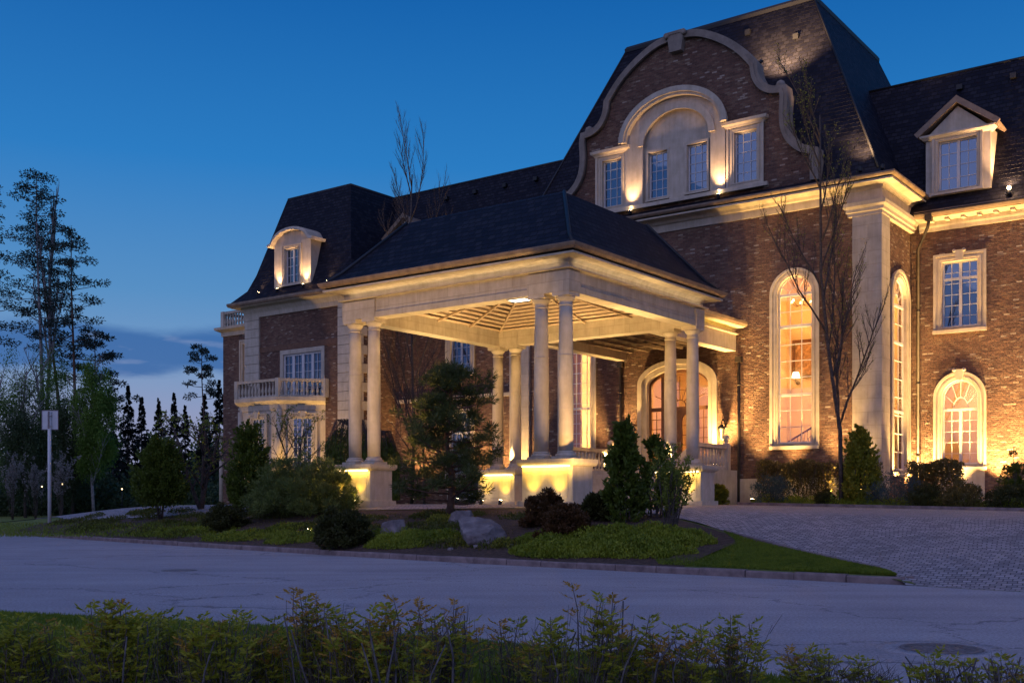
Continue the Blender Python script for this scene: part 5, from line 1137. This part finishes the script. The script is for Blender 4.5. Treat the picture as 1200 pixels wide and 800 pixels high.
# --- half-pruned shrubs on the near verge
FGn = 'half-pruned shrubs along the near verge'
def sorbaria(px, y, top, half, label, stems=16, brown=.4, cut=0, leafsz=.046):
    stems = max(5, int(stems * random.uniform(.6, 1.1) * (1 if px < 560 else .75))); brown *= .7
    x = (px - 600) / FPX * y; z = ROADZ + .03; k = y / FPX; H = CZ - (top - HY) * k - z; Rr = half * k
    t = plant('verge_shrub', x, y, z, label, 'shrub', FGn); b = MB(); PG = []; DG = []; PB = []; DB = []; cb = MB()
    for i in range(stems):
        a = random.random() * 6.28; r_ = Rr * math.sqrt(random.random()); h = H * random.uniform(.72, 1.08) * (1 - .25 * (r_ / Rr) ** 2) if i else H; bx, by_ = math.cos(a) * r_ * .55, math.sin(a) * r_ * .4; tx, ty_ = math.cos(a) * r_, math.sin(a) * r_ * .7
        pts = [Vector((bx, by_, 0)), Vector((bx * .7 + tx * .3 + random.gauss(0, .02), by_, h * .45)), Vector((tx + random.gauss(0, .02), ty_, h * .8)), Vector((tx * 1.06, ty_, h))]
        b.tube(pts, .0065, 5, .002); isb = random.random() < brown
        for j in range(int(6 + h * 9)):
            f = .2 + .8 * (j + random.random()) / (6 + h * 9); g = f * 3; q = min(2, int(g)); p = pts[q].lerp(pts[q + 1], g - q); az = j * 2.4 + random.random(); rl = .15 * (1.15 - f * .5) * random.uniform(.6, 1.1); d = Vector((math.cos(az), math.sin(az), .35 + f * .5)).normalized()
            nl = 7
            for s_ in range(1, nl + 1):
                c = p + d * rl * s_ / nl + Vector((0, 0, -.02 * (s_ / nl) ** 2)); sd_ = d.cross(Vector((0, 0, 1))).normalized()
                for sg in ((-1, 1) if s_ < nl else (0,)):
                    dd = (sd_ * sg + d * .55).normalized(); tgt = (PB, DB) if (isb and f > .5) or random.random() < .12 * brown else (PG, DG)
                    tgt[0].append(tuple(c)); tgt[1].append(tuple(dd))
    for i in range(40):
        a = random.random() * 6.28; r_ = Rr * random.random(); q = Vector((math.cos(a) * r_, math.sin(a) * r_ * .6, 0)); h = H * random.uniform(.35, .95); w1 = Vector((random.gauss(0, .09), random.gauss(0, .06), h))
        b.tube([q, q + w1 * .5 + Vector((random.gauss(0, .03), 0, 0)), q + w1], .0035, 4, .0015)
        for k in range(3): f = random.uniform(.3, .9); p = q + w1 * f; b.tube([p, p + Vector((random.gauss(0, .08), random.gauss(0, .05), random.uniform(.04, .14)))], .0022, 3, .001)
    b.build('stems', M['stem'], t)
    if PG: leaves('foliage', np.array(PG), np.array(DG) + RNG.normal(size=(len(PG), 3)) * .15, leafsz, leafsz * .34, 'sorb', t)
    if PB: leaves('young_foliage', np.array(PB), np.array(DB) + RNG.normal(size=(len(PB), 3)) * .15, leafsz * .8, leafsz * .26, 'sorbbrown', t)
    for i in range(cut):
        a = random.random() * 6.28; q = Vector((random.uniform(-.6, .6) * Rr, random.uniform(-.3, .3), 0)); h = H * random.uniform(.6, .97)
        w1 = random.gauss(0, .06); cb.tube([q, q + Vector((w1 * .6 + random.gauss(0, .02), 0, h * .3)), q + Vector((w1, random.gauss(0, .03), h * .65)), q + Vector((w1 * 1.6 + random.gauss(0, .04), random.gauss(0, .05), h))], random.uniform(.006, .012), 6, .005); cb.build('cut_stem', M['cutstem'], t); cb = MB()
SHR = [(12, 7.4, 722, 45, 'low leafy shrub at the left end of the verge', 14, .1, 2), (70, 7.6, 728, 45, 'low green shrub second from the left', 14, .2, 3), (135, 7.2, 706, 55, 'bushy green and brown shrub on the verge below the egg-shaped thuja', 24, .4, 3), (205, 7.6, 716, 45, 'green shrub with upright tips left of the yellowish one', 18, .15, 2),
       (252, 7.1, 718, 42, 'shrub with yellowish leaves', 18, .2, 3), (305, 7.5, 722, 40, 'thin shrub between the yellowish and the taller brown-tipped one', 14, .4, 5), (367, 7.4, 690, 36, 'taller brown-tipped shrub standing above the near verge', 15, .6, 2), (415, 7.2, 716, 40, 'dense low shrub just left of the pale cut stems', 18, .5, 3),
       (470, 7.0, 708, 42, 'shrub with many pale cut stems', 16, .7, 12), (522, 7.3, 700, 40, 'brown-leaved shrub right of the pale cut stems', 16, .8, 7), (600, 7.8, 728, 34, 'small shrub at the edge of the grass in the middle', 9, .6, 1), (645, 7.3, 720, 44, 'leafy shrub left of the tall twig', 18, .5, 2),
       (692, 7.2, 684, 36, 'tallest shrub of the verge with one high leafy twig', 16, .4, 3), (745, 7.4, 722, 40, 'dense brown-green shrub with a dark cut stem', 18, .6, 4), (800, 7.3, 728, 40, 'leafy shrub right of the dark cut stem', 16, .5, 1), (860, 7.4, 722, 36, 'shrub with arching twigs over the road edge', 16, .4, 1),
       (958, 7.6, 762, 34, 'low shrub near the manhole cover', 12, .5, 1), (1015, 7.7, 772, 26, 'very low sprouting shrub', 8, .5, 1), (1105, 7.3, 764, 40, 'low shrub of bluish cut stems below the manhole cover', 9, .4, 12), (1180, 7.2, 768, 30, 'cut-back shrub at the right corner of the picture', 7, .4, 8)]
for px, y, top, half, lab, st, br_, cut in SHR: sorbaria(px, y, top, half, lab, st, br_, cut)

# ================================================================== THINGS
# boulders
import bmesh
from mathutils import noise as mn
def boulder(px, by, ty, half, label, seed, flat=.8, skew=0):
    x, y, z, k = spot_px(px, by); H = (by - ty) * k; Rr = half * k; bm = bmesh.new(); bmesh.ops.create_icosphere(bm, subdivisions=5, radius=1)
    for v in bm.verts:
        p = v.co.copy(); q = p * 1.1 + Vector((seed, 0, 0)); c = mn.cell_vector(q * 1.3); d = mn.noise(q * 1.2) * .35 + mn.noise(q * 3) * .12 + mn.noise(q * 9) * .03
        # facets: clip by a few planes
        v.co = p * (1 + d)
        for k in range(7):
            a_ = seed * 3.1 + k * 2.4; el = (-.15, .2, .5, .8, .35, .05, .95)[k]; n_ = Vector((math.cos(a_) * math.sqrt(1 - el * el), math.sin(a_) * math.sqrt(1 - el * el), el)); e = v.co.dot(n_) - (.6 + .07 * math.sin(seed + k * 1.7))
            if e > 0: v.co -= n_ * e * .9
        v.co += p * (mn.noise(q * 7) * .035 + mn.noise(q * 18) * .015)
        v.co.x *= Rr * 1.3; v.co.y *= Rr * flat * 1.3; v.co.z = max(-.15, (v.co.z + .12 * v.co.x * skew / Rr) * H * .62 + H * .25)
    me = bpy.data.meshes.new('boulder'); bm.to_mesh(me); bm.free(); me.polygons.foreach_set('use_smooth', [True] * len(me.polygons)); me.materials.append(M['boulder'])
    o = bpy.data.objects.new('boulder', me); link(o); o.location = (x, y, z - .05); tag(o, label, 'boulder', 'boulders in the planting bed')
boulder(461, 628, 597, 20, 'rounded granite boulder near the left pedestal', 2.3); boulder(566, 633, 594, 34, 'big sloping granite boulder in front of the garden pine', 5.1, .8, -1.6); boulder(541, 612, 588, 16, 'small brown rock behind the big boulder', 8.2)
for px, py, s_ in ((558, 643, .12), (600, 641, .1), (528, 645, .09), (548, 628, .11)):
    x, y, z, k = spot_px(px, py); b = MB(); b.lathe([(.4 * s_, -.3 * s_), (s_, .2 * s_), (.8 * s_, .7 * s_), (.3 * s_, .9 * s_)], 9); tag(b.build('stone', M['boulder'], None, (x, y, z)), 'fist-sized pale stone lying on the soil before the big boulder', 'stone', 'small stones in the bed')
# road sign seen from behind
x, y, z, k = spot_px(58, 614); H = (614 - 482) * k; t = empty('road_sign', (x, y, z), 0, label='grey back of a square road sign on a slim white pole', cat='road sign')
b = MB(); b.lathe([(.075, -.2), (.075, H)], 12); b.build('pole', M['sign'], t)
b = MB(); w_ = 9.5 * k; b.plate(rect(-w_, w_, H - 21 * k, H + .05), (), .06, .085); b.build('panel', M['sign'], t)
b = MB(); b.box(-.09, .09, -.09, .059, H - 5 * k, H - 4 * k); b.box(-.09, .09, -.09, .059, H - 17 * k, H - 16 * k); b.build('clamps', M['sign'], t)
b = MB(); b.box(-.035, .035, -.1, -.076, H - 20 * k, H); b.build('rail', M['iron'], t)
b = MB(); b.plate([(-w_ - .015, H - 21 * k - .015), (w_ + .015, H - 21 * k - .015), (w_ + .015, H + .065), (-w_ - .015, H + .065)], [rect(-w_ + .01, w_ - .01, H - 21 * k + .01, H + .04)], .045, .059); b.build('rim', M['iron'], t)
# manhole cover
px = 1103; d_ = 1.45 * FPX / (760 - HY); x = (px - 600) / FPX * d_; t = empty('manhole_cover', (x, d_, ROADZ), 0, label='round iron manhole cover set in the asphalt at the lower right', cat='manhole cover')
b = MB(); b.lathe([(.38, -.02), (.38, .012), (.34, .014), (.34, -.02)], 40); b.build('rim', M['iron'], t)
b = MB(); b.lathe([(.335, -.02), (.335, .008), (.0, .009)], 40)
for i in range(5):
    for j in range(5):
        a, c = -.22 + .11 * i, -.22 + .11 * j
        if a * a + c * c < .075: b.box(a - .03, a + .03, c - .03, c + .03, .0085, .014)
b.build('cover', M['iron'], t)
b = MB(); b.lathe([(.62, 0), (.62, .002), (.385, .0035), (.385, 0)], 40); b.build('patch', M['asphalt'], t)
px, d_ = 210, 1.45 * FPX / (668 - HY); x = (px - 600) / FPX * d_; b = MB(); b.lathe([(.36, -.02), (.36, .006), (.32, .01), (.0, .01)], 32); tag(b.build('manhole_cover', M['iron'], None, (x, d_, ROADZ)), 'dark manhole cover far out on the road at left', 'manhole cover')
# parked car
cl = WP(-6.0, 11.2, gz(-6, 11.2) + .03); car = empty('parked_car', cl, TH + math.pi, label='dark parked car half hidden behind the garden pine under the portico', cat='car')
prof = [(-2.35, .35), (-2.38, .75), (-2.2, .95), (-1.45, 1.02), (-.75, 1.42), (.45, 1.46), (1.25, 1.02), (2.05, .9), (2.36, .7), (2.38, .35)]
b = MB(); arcs = lambda cx: [(cx + .37 * math.cos(math.pi * (1 - i / 8)), .34 + .37 * math.sin(math.pi * (1 - i / 8))) for i in range(9)]
low = [(-2.35, .25), (-2.38, .7), (-2.2, .93), (-1.5, .97), (1.3, .97), (2.05, .87), (2.36, .68), (2.38, .25)] ; under = [(1.83, .25)] + [(1.45 + .38 * math.cos(math.pi * i / 8), .34 + .38 * math.sin(math.pi * i / 8)) for i in range(9)] + [(1.07, .25), (-1.02, .25)] + [(-1.4 + .38 * math.cos(math.pi * i / 8), .34 + .38 * math.sin(math.pi * i / 8)) for i in range(9)] + [(-1.78, .25)]
b.plate(low[::-1][::-1] + under, (), -.88, .88); b.build('body', M['car'], car, bevel=.05)
b = MB(); b.add([(x, y, z) for x, z, w in ((-1.6, .97, .8), (-.75, 1.4, .62), (.4, 1.43, .62), (1.3, .97, .8)) for y in (-w, w) for z in (z,)], [(0, 1, 3, 2), (2, 3, 5, 4), (4, 5, 7, 6), (0, 2, 4, 6), (1, 7, 5, 3), (0, 6, 7, 1)]); b.build('cabin', M['dark_glass'], car)
b = MB(); b.add([(x, y, z) for x, z in ((-.78, 1.405), (.42, 1.435), (.4, 1.46), (-.7, 1.44)) for y in (-.63, .63)], [(0, 1, 3, 2), (2, 3, 5, 4), (4, 5, 7, 6), (6, 7, 1, 0), (0, 2, 4, 6), (1, 7, 5, 3)]); b.build('roof', M['car'], car)
for cx in (-1.4, 1.45):
    for s in (-1, 1):
        b = MB(); m_ = Matrix.Translation((cx, s * .8, .33)) @ Matrix.Rotation(R(90), 4, 'X'); b.lathe([(.2, -.1), (.31, -.1), (.33, -.07), (.33, .07), (.31, .1), (.2, .1)], 24, m=m_); w = b.build('wheel', M['tyre'], car)
        b = MB(); b.lathe([(.0, -.095), (.05, -.11), (.06, -.09)], 12, m=m_); b.lathe([(.06, .09), (.05, .11), (.0, .095)], 12, m=m_)
        for k in range(5):
            a = k * 1.2566; q = Matrix.Translation((cx, s * .8, .33)) @ Matrix.Rotation(a, 4, 'Y'); b.box(-.03, .03, -.105, .105, .03, .2, m=q)
        b.build('rim', M['rim'], w)
for s in (-1, 1):
    b = MB(); b.lathe([(.02, -.05), (.1, -.02), (.11, .06), (.04, .1)], 12, m=Matrix.Translation((2.22, s * .62, .7)) @ Matrix.Rotation(R(90), 4, 'Y')); b.build('headlight', M['frame'], car)
# lamps and furnishings seen through the windows
def hobj(name, u, v, z, label, cat): return empty(name, WP(u, v, z), TH, label=label, cat=cat)
for u, v, z, lab in ((3.95, 18.9, 5.6, 'small glowing wall lamp seen through the tall window'), (11.1, 22.2, 4.6, 'small glowing wall lamp inside the arched wing window')):
    t = hobj('wall_lamp', u, v, z, lab, 'wall lamp'); b = MB(); b.lathe([(.2, 0), (.12, .26)], 14); b.build('lamp_shade', M['bulb'], t); b = MB(); b.tube([(0, 0, .0), (0, 0, -.15), (0, .25, -.2)], .015, 6); b.lathe([(.09, 0), (.09, .03)], 10, m=Matrix.Translation((0, .27, -.2)) @ Matrix.Rotation(R(90), 4, 'X')); b.build('bracket', M['copper'], t)
t = hobj('staircase', 4.4, 17.4, 1.5, 'staircase with dark handrail inside the tall lit window', 'staircase')
b = MB()
for k in range(13): b.box(-.6 + .3 * k, -.3 + .3 * k, 0, 1.1, 0, .17 * (k + 1))
b.build('steps', M['interior'], t); b = MB(); b.tube([(-.6, -.05, .95), (3.4, -.05, 3.2)], .04, 6); b.build('handrail', M['wood'], t)
b = MB()
for k in range(26): b.tube([(-.5 + .15 * k, -.05, .05 + .085 * k), (-.5 + .15 * k, -.05, 1.0 + .085 * k)], .012, 4)
for k in range(12): b.tube([(-.35 + .3 * k + .12 * math.cos(j * .7), -.05, .6 + .17 * k + .12 * math.sin(j * .7)) for j in range(10)], .012, 4)
b.build('railing', M['dark_metal'], t)
t = hobj('wall_mirror', 4.5, 19.15, 5.9, 'dark-framed mirror on the wall behind the tall window', 'mirror'); b = MB(); b.plate(rect(-.8, .8, -.3, 1.4), [rect(-.68, .68, -.18, 1.28)], -.06, 0); b.build('frame', M['wood'], t); b = MB(); b.plate(rect(-.66, .66, -.16, 1.26), (), -.03, -.01); b.build('canvas', M['picture'], t)
t = hobj('chandelier', 5.0, 17.0, 8.5, 'chandelier glimpsed through the head of the tall window', 'chandelier'); b = MB(); b.tube([(0, 0, 1.6), (0, 0, 0)], .015, 6)
for k in range(6): a = k * 1.047; b.tube([(0, 0, 0), (.25 * math.cos(a), .25 * math.sin(a), -.12), (.45 * math.cos(a), .45 * math.sin(a), .05)], .014, 5)
b.build('arms', M['copper'], t)
for k in range(6): a = k * 1.047; b = MB(); b.lathe([(.05, 0), (.03, .1)], 8, .45 * math.cos(a), .45 * math.sin(a), .06); b.build('shade', M['bulb'], t)
t = hobj('curtain', -5.6, 15.95, 2.3, 'orange curtain hanging in the bright window left of the door', 'curtain'); b = MB(); n = 24
b.add([(-.75 + .9 * i / n, .05 * math.sin(i * 1.6), z) for z in (0, 7) for i in range(n + 1)], [(i, i + 1, n + 2 + i, n + 1 + i) for i in range(n)], True); b.build('drape', M['curtain'], t); b = MB(); b.tube([(-.8, 0, 7), (1.3, 0, 7)], .02, 6); b.build('rod', M['wood'], t)
# wall lantern beside the door
for u, lab in ((2.35, 'black scrolled wall lantern right of the entrance door'), (-2.1, 'black scrolled wall lantern left of the entrance door')):
    t = hobj('wall_lantern', u, MV - .02, 3.3, lab, 'lantern'); b = MB(); b.tube([(0, 0, .1), (0, -.2, .3), (0, -.38, .2), (0, -.38, .1)], .018, 6); b.lathe([(.02, -.55), (.09, -.5), (.15, -.1), (.18, -.08), (.06, .08), (.01, .12)], 8, 0, -.38, 0); b.tube([(0, -.02, .1), (-.16, -.05, .22), (-.1, -.05, .34)], .014, 5); b.tube([(0, -.02, .1), (.16, -.05, .22), (.1, -.05, .34)], .014, 5); b.build('bracket', M['dark_metal'], t)
    b = MB(); b.lathe([(.06, 0), (.06, .02)], 10, m=Matrix.Rotation(R(90), 4, 'X')); b.build('back_plate', M['dark_metal'], t)
# tiny far garden lamps
for px, py, lab in ((34, 567, 'tiny far garden lamp at the left'), (49, 569, 'tiny far garden lamp just left of the sign pole'), (73, 566, 'tiny far garden lamp right of the sign pole'), (143, 572, 'tiny far garden lamp left of the egg-shaped thuja')):
    y = 84; x = (px - 600) / FPX * y; zt = CZ + (HY - py) / FPX * y; zb = gw(x, y); t = empty('garden_lamp', (x, y, zb), 0, label=lab, cat='garden lamp', group='far garden lamps'); b = MB(); b.lathe([(.03, 0), (.03, zt - zb - .1)], 6); b.build('post', M['dark_metal'], t); b = MB(); b.lathe([(.03, 0), (.055, .05), (.03, .1)], 8, 0, 0, zt - zb - .1); b.build('globe', M['bulb'], t)
